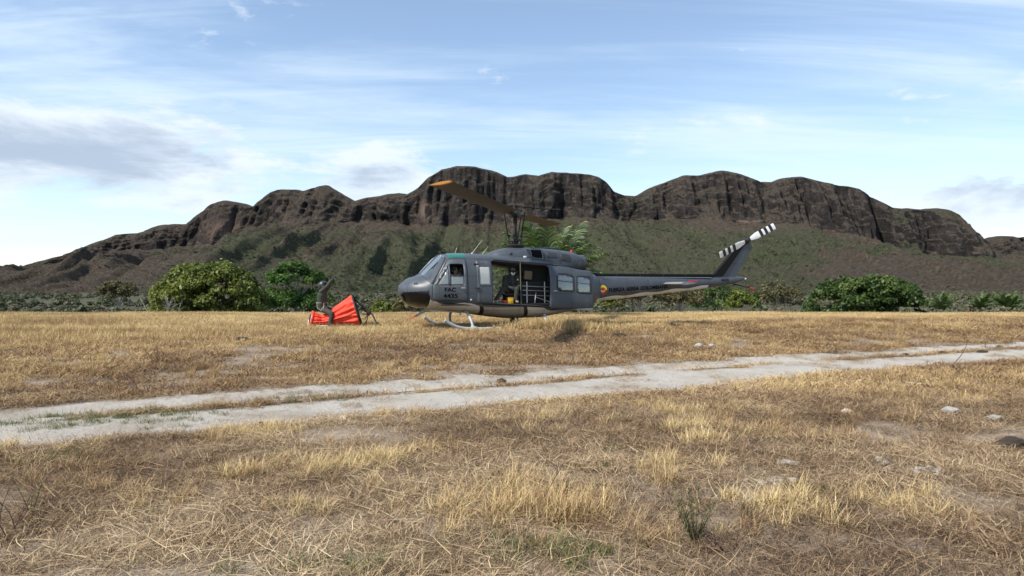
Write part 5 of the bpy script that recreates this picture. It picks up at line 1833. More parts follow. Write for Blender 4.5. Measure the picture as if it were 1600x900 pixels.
    for sgn in (1, -1):
        st = MB().box((1.85, sgn * 0.58, 1.12), (0.5, 0.5, 0.10), bevel=0.03).box((1.58, sgn * 0.58, 1.50), (0.09, 0.50, 0.72), (0, R(-8), 0), 0.03).build('pilot_seat', seatm, root)
        MB().box((1.55, sgn * 0.58, 1.95), (0.08, 0.28, 0.18), bevel=0.03).build('headrest', seatm, st)
        MB().box((1.85, sgn * 0.58, 0.95), (0.4, 0.4, 0.26)).build('seat_base', black, st)
    # outward-facing troop seat: black sling on a tube frame
    sf = MB()
    for x in (-0.13, -0.73):
        sf.tube([(x, 0.72, 0.83), (x, 0.70, 1.50)], 0.022, 8)
    for z in (1.36, 1.23, 1.08):
        sf.tube([(0.02, 0.735, z), (-0.88, 0.735, z - 0.03)], 0.013, 8)
    sf.tube([(-0.30, 0.95, 0.84), (-0.42, 0.75, 1.16)], 0.013, 8)
    sf.tube([(-0.36, 0.86, 1.02), (-0.86, 0.80, 0.86)], 0.012, 8)
    seat = sf.build('troop_seat_frame', silver, root)
    MB().box((-0.42, 0.66, 1.16), (0.92, 0.03, 0.68), bevel=0.01).build('seat_sling', dark, seat)
    MB().box((0.40, 0.66, 1.10), (0.55, 0.42, 0.06), bevel=0.02).build('crew_seat', seatm, root)
    MB().box((0.40, 0.66, 0.95), (0.40, 0.30, 0.26)).build('seat_base', black, root)
    MB().tube([(0.21, 1.10, 0.82), (0.21, 1.02, 2.16)], 0.018, 8).build('door_post', mat_plain('olive_strap', (0.10, 0.095, 0.06), 0.8), root)
    MB().box((-0.17, 0.70, 1.70), (0.27, 0.10, 0.28), (0, R(-6), 0), 0.04).build('headrest_bag', mat_plain('khaki_cloth', (0.16, 0.13, 0.075), 0.9, var=0.2), root)
    MB().tube([(0.95, -1.1, 2.1), (1.35, -0.9, 1.2)], 0.012, 6).tube([(0.75, -1.15, 2.1), (0.95, -1.0, 1.3)], 0.012, 6).build('harness_strap', dark, root)
    MB().box((1.10, 0.98, 1.33), (0.14, 0.10, 0.10), bevel=0.02).build('seat_fitting', lgrey, root)
    return root


build_helicopter()

# ------------------------------------------------------------------ people


def capsule_mesh(bones, seg=12):
    """closed tapered capsules, one per bone: (p0, p1, r0, r1)"""
    bm = bmesh.new()
    for p0, p1, r0, r1 in [b[:4] for b in bones]:
        p0, p1 = Vector(p0), Vector(p1)
        ax = p1 - p0
        L = max(ax.length, 1e-4)
        q = ax.normalized().to_track_quat('Z', 'Y') if ax.length > 1e-4 else Vector((0, 0, 1)).to_track_quat('Z', 'Y')
        prof = [(-r0, 0.0)] + [(-r0 * math.cos(a), r0 * math.sin(a)) for a in (0.5, 1.0, math.pi / 2)]
        prof += [(L + r1 * math.sin(a), r1 * math.cos(a)) for a in (0.0, 0.57, 1.07)] + [(L + r1, 0.0)]
        rings = []
        for zz, rr in prof:
            if rr < 1e-6:
                rings.append([bm.verts.new(p0 + q @ Vector((0, 0, zz)))])
            else:
                rings.append([bm.verts.new(p0 + q @ Vector((rr * math.cos(2 * math.pi * k / seg), rr * math.sin(2 * math.pi * k / seg), zz))) for k in range(seg)])
        for A, B in zip(rings[:-1], rings[1:]):
            for k in range(seg):
                k2 = (k + 1) % seg
                if len(A) == 1:
                    bm.faces.new((A[0], B[k2], B[k]))
                elif len(B) == 1:
                    bm.faces.new((A[k], A[k2], B[0]))
                else:
                    bm.faces.new((A[k], A[k2], B[k2], B[k]))
    me = bpy.data.meshes.new('bones')
    bm.to_mesh(me)
    bm.free()
    return me


def fused(bones, voxel, name, mats, parent, smooth_it=4):
    """one continuous skin over all bones; faces take the material of the nearest bone"""
    o = bpy.data.objects.new(name, capsule_mesh(bones))
    COL.objects.link(o)
    rm = o.modifiers.new('skin', 'REMESH')
    rm.mode = 'VOXEL'
    rm.voxel_size = voxel
    sm = o.modifiers.new('soft', 'SMOOTH')
    sm.factor = 0.5
    sm.iterations = smooth_it
    dg = bpy.context.evaluated_depsgraph_get()
    me = bpy.data.meshes.new_from_object(o.evaluated_get(dg))
    bpy.data.objects.remove(o)
    n = len(me.polygons)
    cen = np.zeros(n * 3)
    me.polygons.foreach_get('center', cen)
    cen = cen.reshape(-1, 3)
    best = np.full(n, 1e9)
    mi = np.zeros(n, int)
    for b in bones:
        p0, p1 = np.array(b[0]), np.array(b[1])
        ab = p1 - p0
        t = np.clip(((cen - p0) @ ab) / max(ab @ ab, 1e-9), 0, 1)
        d = np.linalg.norm(cen - p0 - t[:, None] * ab, axis=1) - (b[2] + (b[3] - b[2]) * t)
        k = d < best
        best[k] = d[k]
        mi[k] = b[4] if len(b) > 4 else 0
    me.materials.clear()
    for m in mats:
        me.materials.append(m)
    me.polygons.foreach_set('material_index', mi.astype(np.int32))
    me.polygons.foreach_set('use_smooth', np.ones(n, bool))
    me.update()
    return link(name, me, parent)


def hand(wrist, d, nrm, side, curl=0.5, mi=1, s=1.0):
    """palm, four fingers and a thumb; d = along the forearm, nrm = out of the palm"""
    w = Vector(wrist)
    d = Vector(d).normalized()
    nrm = Vector(nrm)
    nrm = (nrm - d * nrm.dot(d)).normalized()
    lat = d.cross(nrm) * side
    out = []
    for k, (off, L) in enumerate(((-0.030, 0.072), (-0.010, 0.080), (0.010, 0.075), (0.030, 0.060))):
        kn = w + d * 0.088 * s + lat * off * s
        out.append((w + lat * off * 0.6 * s, kn, 0.015 * s, 0.014 * s, mi))
        p = kn
        a = 0.15
        dirn = d
        for j, f in enumerate((0.45, 0.32, 0.23)):
            a += curl * (0.6 + 0.25 * j)
            dirn = d * math.cos(a) + nrm * math.sin(a) + lat * off * 1.5
            e = p + dirn.normalized() * L * f * s
            out.append((p, e, 0.0115 * s, 0.0105 * s, mi))
            p = e
    tb = w + d * 0.025 * s - lat * 0.03 * s
    t1 = tb + (d * 0.6 - lat * 0.75 + nrm * 0.25).normalized() * 0.045 * s
    t2 = t1 + (d * 0.85 - lat * 0.25 + nrm * 0.4 * (0.5 + curl)).normalized() * 0.04 * s
    out += [(tb, t1, 0.015 * s, 0.013 * s, mi), (t1, t2, 0.0125 * s, 0.011 * s, mi)]
    return out


m_suit = mat_plain('flight_suit', (0.040, 0.043, 0.031), 0.9, bump=0.5, bscale=25, var=0.25)
m_suit_dark = mat_plain('dark_suit', (0.032, 0.033, 0.030), 0.9, bump=0.5, bscale=25, var=0.25)
m_glove = mat_plain('black_glove', (0.010, 0.010, 0.010), 0.8)
m_skin = mat_plain('skin', (0.40, 0.22, 0.15), 0.55)
m_boot = mat_plain('tan_boot', (0.20, 0.145, 0.09), 0.85, var=0.2)
m_helmet = mat_plain('helmet_shell', (0.030, 0.033, 0.036), 0.35, coat=0.3)
m_visor = mat_plain('dark_visor', (0.008, 0.008, 0.009), 0.12)
m_web = mat_plain('pale_webbing', (0.42, 0.40, 0.34), 0.8)
m_vest = mat_plain('black_vest', (0.014, 0.014, 0.014), 0.9, bump=0.6, bscale=30, var=0.3)
m_mask = mat_plain('pale_mask', (0.62, 0.60, 0.57), 0.7)


def person(label, loc, rotz, J, suit, head_dir, curl=(0.5, 0.5), palm=((0, 0, -1), (0, 0, -1)), voxel=0.010, face_mat=None):
    """J: joints in the person's own frame, +X the way they face, +Y their left"""
    root = empty('person', loc, rotz)
    tag(root, label, 'person')
    B = []
    pel, chest, neck, head = [Vector(J[k]) for k in ('pelvis', 'chest', 'neck', 'head')]
    up = (chest - pel).normalized()
    for s, t in ((1, 'l'), (-1, 'r')):
        hip, knee, ank, toe = [Vector(J[k + t]) for k in ('hip_', 'knee_', 'ankle_', 'toe_')]
        sh, el, wr = [Vector(J[k + t]) for k in ('shoulder_', 'elbow_', 'wrist_')]
        B.append((hip + up * 0.03, sh * 0.8 + chest * 0.2 - up * 0.08, 0.128, 0.130, 0))
        B.append((hip, knee, 0.108, 0.080, 0))
        B.append((knee, ank, 0.078, 0.062, 0))
        B.append((ank, ank + (toe - ank) * 0.1 - Vector((0.03, 0, 0.03)), 0.052, 0.048, 3))
        B.append((ank - Vector((0.02, 0, 0.03)), toe, 0.046, 0.038, 3))
        B.append((chest + up * 0.12, sh, 0.095, 0.080, 0))
        B.append((sh, el, 0.074, 0.062, 0))
        B.append((el, wr, 0.060, 0.045, 0))
        k = 0 if s > 0 else 1
        B += hand(wr, wr - el, palm[k], s, curl[k], 1, 1.15)
    B += [(pel, chest, 0.155, 0.16, 0), (chest, neck - up * 0.05, 0.13, 0.085, 0), (neck - up * 0.05, head - up * 0.03, 0.058, 0.056, 2)]
    hd = Vector(head_dir).normalized()
    hz = (Vector((0, 0, 1)) - hd * hd.z).normalized()
    B += [(head + hz * 0.035 - hd * 0.02, head + hz * 0.03 + hd * 0.02, 0.092, 0.088, 2), (head - hz * 0.055 + hd * 0.03, head - hz * 0.085 + hd * 0.055, 0.062, 0.040, 2),
          (head + hd * 0.095 + hz * 0.012, head + hd * 0.118 - hz * 0.022, 0.011, 0.015, 2),
          (head + hd * 0.085 - hz * 0.06, head + hd * 0.095 - hz * 0.062, 0.018, 0.016, 2)]
    fused(B, voxel, 'body', [suit, m_glove, face_mat or m_skin, m_boot], root)
    # helmet: open-faced shell with ear cups and raised dark visor
    y = hz.cross(hd)
    bm = bmesh.new()
    bmesh.ops.create_uvsphere(bm, u_segments=28, v_segments=18, radius=1.0)
    M = Matrix((hd, y, hz)).transposed()
    dele = []
    for f in bm.faces:
        c = f.calc_center_median()
        if c.z < -0.62 or (c.x > 0.45 and c.z < 0.12):
            dele.append(f)
    bmesh.ops.delete(bm, geom=dele, context='FACES')
    for v in bm.verts:
        p = Vector((v.co.x * 0.145, v.co.y * 0.128, v.co.z * 0.138))
        v.co = head + hz * 0.035 + M @ (p - Vector((0.012, 0, 0)))
    me = bpy.data.meshes.new('helmet')
    bm.to_mesh(me)
    bm.free()
    me.materials.append(m_helmet)
    me.polygons.foreach_set('use_smooth', np.ones(len(me.polygons), bool))
    he = link('helmet', me, root)
    sd = he.modifiers.new('thickness', 'SOLIDIFY')
    sd.thickness = 0.012
    vz = MB()
    rows = []
    for a in np.linspace(-1.25, 1.25, 13):
        rows.append([vz.bm.verts.new(head + hz * zz + hd * (r_ * math.cos(a) - 0.012) + y * (r_ * 0.9 * math.sin(a))) for zz, r_ in ((0.105, 0.140), (0.06, 0.152), (0.025, 0.150))])
    for A, C in zip(rows[:-1], rows[1:]):
        for k in range(2):
            vz.bm.faces.new((A[k], A[k + 1], C[k + 1], C[k]))
    vz.build('visor', m_visor, he)
    for s in (1, -1):
        MB().tube([head + y * s * 0.112 - hz * 0.01, head + y * s * 0.142 - hz * 0.01], [0.052, 0.045], 14).build('ear_cup', m_helmet, he)
    MB().tube(curve_pts([head + y * 0.135 - hz * 0.03, head + y * 0.10 - hz * 0.075 + hd * 0.08, head + y * 0.02 - hz * 0.07 + hd * 0.135], 5), 0.006, 6).build('microphone', m_glove, he)
    return root


def ring(cx, cy, cz, rx, ry, tilt=(0, 0, 0), n=28):
    e = Euler(tilt)
    return [Vector((cx, cy, cz)) + e.to_matrix() @ Vector((rx * math.cos(2 * math.pi * k / n), ry * math.sin(2 * math.pi * k / n), 0)) for k in range(n + 1)]


def build_people():
    # on the orange bucket, facing the helicopter, both arms raised
    X0, Y0 = -6.03, 23.42
    g = float(terr(X0, Y0))
    J = dict(pelvis=(0, 0, 0.66), chest=(0.01, 0, 0.98), neck=(0.02, 0, 1.20), head=(0.055, 0, 1.325),
             hip_l=(0.02, 0.10, 0.63), knee_l=(0.38, 0.30, 0.47), ankle_l=(0.34, 0.38, 0.11), toe_l=(0.50, 0.41, 0.05),
             hip_r=(0.02, -0.10, 0.63), knee_r=(0.39, -0.30, 0.46), ankle_r=(0.35, -0.38, 0.11), toe_r=(0.51, -0.41, 0.05),
             shoulder_l=(0.03, 0.19, 1.15), elbow_l=(0.19, 0.24, 1.34), wrist_l=(0.22, 0.20, 1.56),
             shoulder_r=(0.03, -0.19, 1.15), elbow_r=(0.24, -0.22, 1.33), wrist_r=(0.38, -0.20, 1.53))
    p = person('person in dark green flight suit and helmet astride the orange bucket with arms raised', (X0, Y0, g), 0.0, J, m_suit, (1, 0.05, 0.12),
               curl=(0.8, 0.8), palm=((1, 0, 0.2), (0.8, 0.5, 0)))
    mb = MB()
    mb.tube(ring(0.01, 0, 0.80, 0.168, 0.245), 0.008, 6, cap=False)
    hv = Vector((0.37, -0.20, -0.17)).normalized()
    for f, r_ in ((0.25, 0.118),):
        c = Vector((0.02, -0.10, 0.63)).lerp(Vector((0.39, -0.30, 0.46)), f)
        q = hv.to_track_quat('Z', 'Y').to_euler()
        mb.tube(ring(c.x, c.y, c.z, r_, r_, q), 0.008, 6, cap=False)
    mb.tube([(-0.10, -0.18, 0.81), (-0.09, -0.21, 0.66), (0.05, -0.235, 0.55)], 0.008, 6)
    mb.tube([(0.12, -0.20, 0.80), (0.13, -0.235, 0.69), (0.10, -0.25, 0.57)], 0.008, 6)
    mb.build('harness', m_web, p)
    # crew member in the cargo doorway
    th = R(20)
    F = Vector((-math.cos(th), -math.sin(th), 0))
    Pt = Vector((math.sin(th), -math.cos(th), 0))

    def hl(x, y, z):
        return Vector((HX, HY, 0.2)) + F * x + Pt * y + Vector((0, 0, z))
    J = dict(pelvis=(0, 0, 1.22), chest=(0.07, 0, 1.50), neck=(0.11, 0, 1.68), head=(0.17, 0, 1.80),
             hip_l=(0.06, 0.10, 1.20), knee_l=(0.42, 0.06, 1.26), ankle_l=(0.42, 0.02, 0.93), toe_l=(0.56, 0.04, 0.875),
             hip_r=(0.06, -0.10, 1.20), knee_r=(0.34, -0.36, 1.27), ankle_r=(0.38, -0.60, 0.95), toe_r=(0.50, -0.66, 0.885),
             shoulder_l=(0.09, 0.20, 1.62), elbow_l=(0.14, 0.27, 1.36), wrist_l=(0.34, 0.10, 1.31),
             shoulder_r=(0.09, -0.20, 1.62), elbow_r=(0.14, -0.27, 1.36), wrist_r=(0.34, -0.08, 1.30))
    o = hl(0.40, 0.66, 0)
    p = person('helmeted crew member in black vest with pale mask seated in the open cabin doorway', (o.x, o.y, o.z), HYAW + R(90), J, m_suit_dark, (1, -0.05, -0.25),
               curl=(0.7, 0.7), palm=((0, -1, -0.3), (0, 1, -0.3)), face_mat=m_vest)
    v = [((0.0, s * 0.09, 1.30), (0.07, s * 0.10, 1.58), 0.135, 0.13) for s in (1, -1)] + [((0.10, s * 0.08, 1.34), (0.15, s * 0.08, 1.50), 0.09, 0.09) for s in (1, -1)]
    fused(v, 0.014, 'vest', [m_vest], p)
    MB().box((0.225, 0.16, 1.56), (0.02, 0.06, 0.05), bevel=0.005).build('patch', m_web, p)
    hd = Vector((0.17, 0, 1.80)) + Vector((0.97, -0.05, -0.24)) * 0.07 - Vector((0.24, 0, 0.97)) * 0.035
    fused([(hd + Vector((0, s * 0.035, 0.012)), hd + Vector((0.012, s * 0.012, -0.03)), 0.040, 0.034) for s in (1, -1)], 0.008, 'face_mask', [m_mask], p)
    # pilot behind the open side window
    J = dict(pelvis=(0.02, 0, 1.24), chest=(0.08, 0, 1.50), neck=(0.13, 0, 1.70), head=(0.20, 0.02, 1.83),
             hip_l=(0.05, 0.10, 1.22), knee_l=(0.48, 0.14, 1.28), ankle_l=(0.66, 0.14, 0.94), toe_l=(0.82, 0.14, 0.90),
             hip_r=(0.05, -0.10, 1.22), knee_r=(0.48, -0.14, 1.28), ankle_r=(0.66, -0.14, 0.94), toe_r=(0.82, -0.14, 0.90),
             shoulder_l=(0.09, 0.20, 1.62), elbow_l=(0.26, 0.28, 1.46), wrist_l=(0.40, 0.16, 1.60),
             shoulder_r=(0.09, -0.20, 1.62), elbow_r=(0.22, -0.28, 1.40), wrist_r=(0.45, -0.20, 1.36))
    o = hl(1.92, 0.60, 0)
    person('pilot with dark helmet seen through the open cockpit side window', (o.x, o.y, o.z), HYAW, J, m_suit, (0.8, 0.6, -0.05),
           curl=(0.8, 0.8), palm=((-0.4, -1, 0), (0, 0, -1)))
    # things on the cabin floor
    o = hl(0.565, 1.10, 0.825)
    t = empty('yellow_case', o, HYAW)
    tag(t, 'small yellow case on the cabin floor by the boots', 'case')
    yc = mat_plain('case_yellow', (0.72, 0.42, 0.02), 0.5)
    MB().box((0, 0, 0.085), (0.17, 0.12, 0.17), bevel=0.012).build('case_body', yc, t)
    MB().box((0, 0, 0.175), (0.175, 0.125, 0.025), bevel=0.006).build('lid', mat_plain('case_yellow_dark', (0.55, 0.30, 0.02), 0.5), t)
    MB().tube([(0.05, 0.0, 0.185), (0.05, 0, 0.21), (-0.05, 0, 0.21), (-0.05, 0, 0.185)], 0.008, 6).build('handle', m_glove, t)
    o = hl(0.74, 1.12, 0.825)
    t = empty('red_tie_down', o, HYAW)
    tag(t, 'red strap bundle beside the yellow case in the cabin', 'strap')
    rs = mat_plain('strap_red', (0.62, 0.06, 0.02), 0.7)
    for k in range(4):
        a = k * 0.8
        MB().tube([Vector((0.02 * k - 0.04, 0, 0.05)) + Vector((0.075 * math.cos(u) * math.cos(a), 0.05 * math.sin(a) * math.cos(u), 0.045 * math.sin(u))) for u in np.linspace(0, 6.28, 18)], 0.013, 6, cap=False).build('strap_loop', rs, t)


build_people()


# ------------------------------------------------------------------ water bucket lying on the grass


def build_bucket():
    X0, Y0 = -6.49, 23.44
    g = float(terr(X0 + 0.9, Y0)) - 0.02
    root = empty('water_bucket', (X0, Y0, g))
    tag(root, 'collapsed bright orange fabric water bucket lying on its side on the grass', 'water bucket')
    orange = bpy.data.materials.new('orange_fabric')
    orange.use_nodes = True
    t = NT(orange.node_tree)
    tc = t.node('ShaderNodeTexCoord').outputs['Object']
    n = t.noise(tc, 5.0, 5, 0.6)
    c = t.ramp(n, [(0.3, (0.66, 0.036, 0.016)), (0.7, (0.82, 0.065, 0.026))])
    finish(t, c, 0.55, t.noise(tc, 60.0, 3), 0.15, 0.01, spec=0.4)
    black = mat_plain('bucket_black', (0.012, 0.012, 0.013), 0.7)
    metal = mat_plain('bucket_metal', (0.50, 0.50, 0.48), 0.4, 0.6)
    rings = [((0.18, 0.54), (0.03, 0.02), 0.27), ((0.30, 0.50), (0.20, 0.04), 0.26), ((0.42, 0.44), (0.36, 0.06), 0.22), ((0.60, 0.50), (0.60, 0.06), 0.26),
             ((0.84, 0.66), (0.98, 0.06), 0.36), ((1.12, 0.86), (1.38, 0.05), 0.47), ((1.30, 1.00), (1.60, 0.04), 0.55), ((1.40, 1.07), (1.74, 0.03), 0.585)]
    T = np.linspace(0, 1, 60)
    K = 144
    rp = np.array([[a[0], a[1], b[0], b[1], w] for a, b, w in rings])
    tt = np.linspace(0, 1, len(rings))
    V = np.zeros((len(T), K, 3))
    ph = np.linspace(0, 2 * math.pi, K, endpoint=False)
    for i, t_ in enumerate(T):
        xt, zt, xb, zb, w = [np.interp(t_, tt, rp[:, k]) for k in range(5)]
        fold = 0.10 * (1 - 2 * np.abs(np.sin(ph * 6.5 + 1.2 * np.sin(t_ * 3) + 0.6 * np.sin(ph * 2))) ** 0.7) * (0.45 + 0.55 * np.sin(math.pi * min(1, t_ * 1.15))) + 0.035 * np.sin(ph * 23 + t_ * 7)
        fold = fold + (fbm(ph * 3.0, np.full(K, t_ * 2.2), 3, 401) - 0.5) * 0.20 * sstep(0, 0.3, np.full(K, t_))
        fold = fold * (1 - 0.6 * sstep(0.92, 1.0, t_))
        rr = 1 + fold
        c, s_ = np.cos(ph) * rr, np.sin(ph) * rr
        y = w * c
        u = 0.5 + 0.5 * s_
        V[i, :, 0] = xb + (xt - xb) * u - 0.11 * c
        V[i, :, 1] = y
        V[i, :, 2] = np.maximum(zb + (zt - zb) * u, 0.0)
    idx = np.arange(len(T) * K).reshape(len(T), K)
    F = np.stack([idx[:-1], np.roll(idx[:-1], -1, 1), np.roll(idx[1:], -1, 1), idx[1:]], -1).reshape(-1, 4)
    sk = link('fabric_shell', mesh_np('fabric_shell', V.reshape(-1, 3), F, [orange], True), root)
    sd = sk.modifiers.new('thickness', 'SOLIDIFY')
    sd.thickness = 0.008
    rim = [Vector(p) for p in V[-1]]
    MB().tube([p + Vector((0.015, 0, 0)) for p in rim[::4]] + [rim[0] + Vector((0.015, 0, 0))], 0.028, 8, cap=False).build('rim_band', black, root)
    end = [Vector(p) for p in V[0]]
    MB().tube([p for p in end[::4]] + [end[0]], 0.035, 8, cap=False).build('valve_band', orange, root)
    ctr = sum(end, Vector()) / len(end)
    mb = MB()
    mb.tube([ctr + Vector((0.06, 0, 0)), ctr + Vector((0.0, 0, 0))], [0.20, 0.20], 20)
    vv = mb.build('valve_plate', black, root)
    MB().tube([p * 0.72 + ctr * 0.28 + Vector((-0.02, 0, 0)) for p in end[::4]] + [end[0] * 0.72 + ctr * 0.28 + Vector((-0.02, 0, 0))], 0.022, 8, cap=False).build('valve_ring', metal, vv)
    # black liner mouth and the lines to the control head
    rc = sum(rim, Vector()) / len(rim)
    mb = MB()
    n = 36
    A = [mb.bm.verts.new(p) for p in rim[::4]]
    Bv = [mb.bm.verts.new(rc + (p - rc) * 0.72 + Vector((-0.16, 0, 0))) for p in rim[::4]]
    for k in range(n):
        mb.bm.faces.new((A[k], A[(k + 1) % n], Bv[(k + 1) % n], Bv[k]))
    mb.bm.faces.new(Bv)
    mb.build('dark_liner', black, root)
    hub = Vector((1.96, -0.10, 0.50))
    for k in range(0, 144, 12):
        p = rim[k]
        m = (p + hub) / 2 + Vector((0.03, 0, -0.05 - 0.03 * math.sin(k)))
        MB().tube(curve_pts([p, m, hub], 4), 0.009, 5).build('suspension_line', black, root)
    MB().tube([rim[36] + Vector((0.02, -0.05, 0.01)), Vector((1.62, -0.12, 0.86)), Vector((1.90, -0.14, 0.66))], [0.03, 0.028, 0.02], 8).build('support_leg', black, root)
    MB().box(tuple(hub), (0.12, 0.10, 0.14), (0, 0.4, 0), 0.02).build('control_head', black, root)
    for k in range(5):
        MB().box((1.68 + 0.05 * k, -0.42 + 0.05 * k, 0.80 - 0.12 * k), (0.03, 0.02, 0.035), (0.3 * k, 0.5, 0), 0.006).build('shackle', metal, root)
    MB().tube(curve_pts([tuple(hub), (2.08, -0.12, 0.46), (2.22, -0.16, 0.22), (2.42, -0.2, 0.12), (2.66, -0.22, 0.05)], 8), 0.024, 8).build('control_cable', black, root)
    MB().box((0.57, -0.30, 0.075), (0.40, 0.05, 0.11), (0.15, 0, 0), 0.015).build('label_plate', mat_plain('plate_cream', (0.72, 0.70, 0.56), 0.6), root)
    MB().box((1.12, -0.42, 0.06), (0.42, 0.10, 0.09), (0.1, 0, 0.05), 0.03).build('ballast_pouch', black, root)
    for x in (1.0, 1.2, 1.27):
        MB().tube([(x, -0.49, 0.05), (x + 0.02, -0.49, 0.10)], 0.02, 8).build('eyelet', metal, root)


build_bucket()


# ------------------------------------------------------------------ small things on the ground


def rock(name, px, py, size, mat, label, cat, seed, squash=0.6, sink=0.25):
    c = at(px, py)
    bm = bmesh.new()
    bmesh.ops.create_icosphere(bm, subdivisions=3, radius=1.0)
    r = np.random.default_rng(seed)
    o = r.random(3) * 20
    for v in bm.verts:
        k = 1 + (1.1 if 'dung' in name else 0.55) * (float(fbm(v.co.x * 1.3 + o[0] + v.co.z, v.co.y * 1.3 + o[1], 3, seed)) - 0.5) + 0.16 * (float(vnoise(v.co.x * 5 + o[2], v.co.z * 5 + v.co.y * 4, seed)) - 0.5)
        v.co = Vector((v.co.x * k * size[0], v.co.y * k * size[1], v.co.z * k * size[2]))
    me = bpy.data.meshes.new(name)
    bm.to_mesh(me)
    bm.free()
    me.materials.append(mat)
    ob = link(name, me, None, (c.x, c.y, c.z + size[2] * (1 - sink * 2)), (0, 0, r.random() * 3))
    return tag(ob, label, cat)


def build_small():
    grey = mat_plain('grey_stone', (0.33, 0.31, 0.28), 0.9, bump=0.7, bscale=18, var=0.3)
    pink = mat_plain('pinkish_stone', (0.45, 0.33, 0.25), 0.9, bump=0.5, bscale=18, var=0.2)
    pale = mat_plain('pale_stone', (0.35, 0.315, 0.265), 0.9, bump=0.8, bscale=22, var=0.25)
    dung = mat_plain('dry_dung', (0.035, 0.024, 0.016), 0.95, bump=1.0, bscale=30, var=0.4)
    for px, py, sz, m, lab in ((1322, 648, (0.075, 0.06, 0.045), pink, 'pinkish rounded stone in the grass right of centre'),
                               (1485, 646, (0.11, 0.08, 0.05), grey, 'grey-green stone in the grass near the right edge'),
                               (1555, 657, (0.13, 0.08, 0.045), pale, 'pale flat stone near the right edge'),
                               (1232, 726, (0.09, 0.06, 0.025), pale, 'flat pale stone sunk in the thatch'),
                               (1092, 542, (0.10, 0.08, 0.07), grey, 'small grey stone in the far field right of the helicopter'),
                               (1112, 541, (0.09, 0.07, 0.05), grey, 'second small grey stone beside the other in the far field'),
                               (865, 654, (0.06, 0.05, 0.03), grey, 'grey stone below the track near the middle')):
        rock('stone', px, py, sz, m, lab, 'stone', int(px))
    k = 0
    for cx, cy, n, sp, where in ((1452, 738, 11, 0.16, 'right of centre'), (1205, 755, 8, 0.13, 'in front of the flat stone'), (1383, 728, 3, 0.05, 'left of the larger cluster')):
        r = np.random.default_rng(cx)
        for i in range(n):
            s_ = r.uniform(0.016, 0.04)
            o = rock('stone', cx + r.normal(0, 22 if n > 5 else 8), cy + r.normal(0, 5), (s_ * 1.3, s_, s_ * 0.7), pale, 'small pale stone among the crumbled stones %s' % where, 'stone', 900 + k)
            o['group'] = 'crumbled pale stones %s' % where
            k += 1
    # dung
    for px, py, sz, lab in ((1580, 701, (0.15, 0.11, 0.075), 'dark dried dung heap at the right edge'), (968, 526, (0.22, 0.12, 0.07), 'dark dung pat in the field below the sliding door'),
                            (1048, 511, (0.14, 0.1, 0.08), 'dark dung pat in the field under the tail boom'), (1062, 511, (0.10, 0.08, 0.07), 'smaller dark clod beside the dung pat under the tail boom'),
                            (382, 533, (0.20, 0.12, 0.07), 'dark clod in the field left of the orange bucket'), (408, 668, (0.04, 0.035, 0.04), 'dark clod at the lower edge of the track'),
                            (1415, 556, (0.12, 0.08, 0.04), 'dark clod on the track, leftmost of those on the right'), (1474, 552, (0.13, 0.08, 0.04), 'dark clod on the track, second of those on the right'),
                            (1535, 551, (0.12, 0.08, 0.035), 'dark clod on the track, third of those on the right'), (1562, 543, (0.13, 0.08, 0.04), 'dark clod on the track, rightmost'),
                            (784, 598, (0.10, 0.07, 0.05), 'brown clod on the turf strip of the track')):
        rock('dung_clod', px, py, sz, dung, lab, 'dung', int(px * 3))
    # sticks and stalks
    stick = mat_plain('dead_stem', (0.10, 0.055, 0.04), 0.85, var=0.3)
    straw = mat_plain('pale_stick', (0.48, 0.38, 0.24), 0.85, var=0.2)

    def stems(name, px, py, label, cat, n, L, lean, r0, mat, seed, fork=2, az=None):
        c = at(px, py)
        root = empty(name, (c.x, c.y, c.z - 0.01))
        tag(root, label, cat)
        r = np.random.default_rng(seed)
        for k in range(n):
            a = (az if az is not None else r.random() * 6.28) + r.normal(0, 0.5)
            ln = L * r.uniform(0.6, 1.1)
            le = lean * r.uniform(0.6, 1.3)
            b = Vector((r.normal(0, 0.04), r.normal(0, 0.04), 0))
            tip = b + Vector((math.cos(a) * ln * le, math.sin(a) * ln * le, ln * math.sqrt(max(0.05, 1 - min(le, 0.97) ** 2))))
            mid = b.lerp(tip, 0.5) + Vector((r.normal(0, 0.03), r.normal(0, 0.03), 0.06 * ln))
            pts = curve_pts([b, mid, tip], 6)
            mb = MB()
            mb.tube(pts, [r0 * (1 - 0.75 * i / 12) for i in range(13)], 6)
            for j in range(fork):
                s_ = pts[int(4 + 7 * r.random())]
                e = s_ + Vector((r.normal(0, 0.1) * ln * 2, r.normal(0, 0.1) * ln * 2, r.uniform(0.05, 0.2) * ln * 2))
                mb.tube([s_, (s_ + e) / 2, e], [r0 * 0.5, r0 * 0.4, r0 * 0.15], 5)
            mb.build('stem', mat, root)
        return root
    stems('dead_weed', 852, 795, 'reddish dead weed stems leaning right in the front grass clump', 'dead weed', 7, 0.42, 0.85, 0.004, stick, 1, 2, 0.35)
    stems('dead_weed', 1265, 680, 'small dark forked twig standing in the thatch', 'twig', 2, 0.16, 0.6, 0.004, stick, 2, 2, 0.5)
    stems('dead_weed', 250, 768, 'small dark forked twig in the left foreground', 'twig', 3, 0.18, 0.5, 0.0035, stick, 3, 2)
    stems('dead_weed', 14, 840, 'bare brown weed stems at the lower left edge', 'dead weed', 6, 0.32, 0.5, 0.004, stick, 4, 3)
    stems('dead_weed', 247, 566, 'dark twig sticking up in the left of the field', 'twig', 3, 0.35, 0.7, 0.008, stick, 5, 2)
    stems('dead_weed', 1130, 860, 'tangle of bare dark stems at the front right of centre', 'dead weed', 9, 0.32, 0.85, 0.0035, stick, 6, 3)
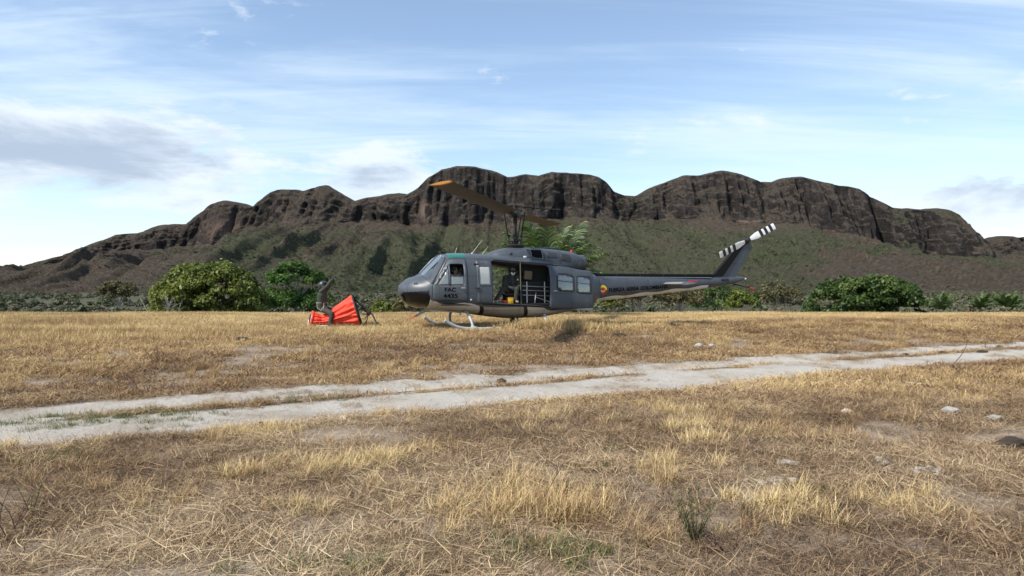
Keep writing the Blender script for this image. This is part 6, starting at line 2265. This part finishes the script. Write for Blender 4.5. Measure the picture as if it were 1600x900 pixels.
    stems('dead_weed', 1290, 800, 'thin bare stems right of the green weed', 'dead weed', 4, 0.26, 0.8, 0.003, stick, 8, 3)
    # arching dry stalk by the track
    c = at(1484, 575)
    mb = MB().tube(curve_pts([(0, 0, 0), (0.22, 0, 0.25), (0.33, 0, 0.50), (0.24, 0, 0.70)], 8), [0.008 * (1 - 0.6 * i / 24) for i in range(25)], 6)
    tag(mb.build('dry_stalk', stick, None, True, (c.x, c.y, c.z)), 'single thin arching stalk beside the track at right', 'stalk')
    c = at(1437, 604)
    mb = MB().tube([(-0.16, 0.03, 0.05), (0, 0, 0.045), (0.17, -0.05, 0.03)], [0.010, 0.013, 0.008], 7)
    tag(mb.build('pale_stick', straw, None, True, (c.x, c.y, c.z)), 'short pale stick lying on the thatch at right', 'stick')
    # green weeds
    gm = mat_leaf('weed_green', [(0, (0.09, 0.09, 0.04)), (0.5, (0.17, 0.165, 0.07)), (1, (0.30, 0.26, 0.12))], 0.6, 0.3)

    def weed(px, py, h, n, label, seed):
        c = at(px, py)
        root = empty('green_weed', (c.x, c.y, c.z - 0.01))
        tag(root, label, 'weed')
        r = np.random.default_rng(seed)
        for k in range(n):
            a = r.random() * 6.28
            ln = h * r.uniform(0.6, 1.1)
            tip = Vector((math.cos(a) * ln * 0.5, math.sin(a) * ln * 0.5, ln))
            pts = curve_pts([(0, 0, 0), tip * 0.5 + Vector((0, 0, 0.05 * ln)), tip], 8)
            Vs, Fs, As = [], [], []
            for i, p in enumerate(pts[3:]):
                for q in range(3):
                    d = Vector(r.normal(size=3)).normalized()
                    e = p + d * r.uniform(0.02, 0.05)
                    w_ = d.cross(Vector((0.2, 0.3, 1))).normalized() * 0.0028
                    b = len(Vs)
                    Vs += [p, (p + e) / 2 + w_, e, (p + e) / 2 - w_]
                    Fs.append((b, b + 1, b + 2, b + 3))
                    As += [min(1, max(0, r.normal(0.5, 0.25)))] * 4
            st = MB().tube(pts, [0.003 * (1 - 0.7 * i / 16) for i in range(17)], 5).build('stem', gm, root)
            link('leaves', mesh_np('leaves', [tuple(v) for v in Vs], Fs, [gm], False, {'leaf': As}), st)
    weed(1085, 850, 0.30, 20, 'feathery grey-green weed at the front right of centre', 71)
    weed(50, 805, 0.26, 3, 'thin upright green seedling at the left edge', 72)
    weed(1170, 808, 0.10, 5, 'small low green sprig right of the feathery weed', 73)
    weed(945, 735, 0.08, 4, 'tiny green sprig in the middle foreground', 74)
    weed(1540, 545, 0.25, 3, 'thin green sprig on the far side of the track at right', 75)


build_small()
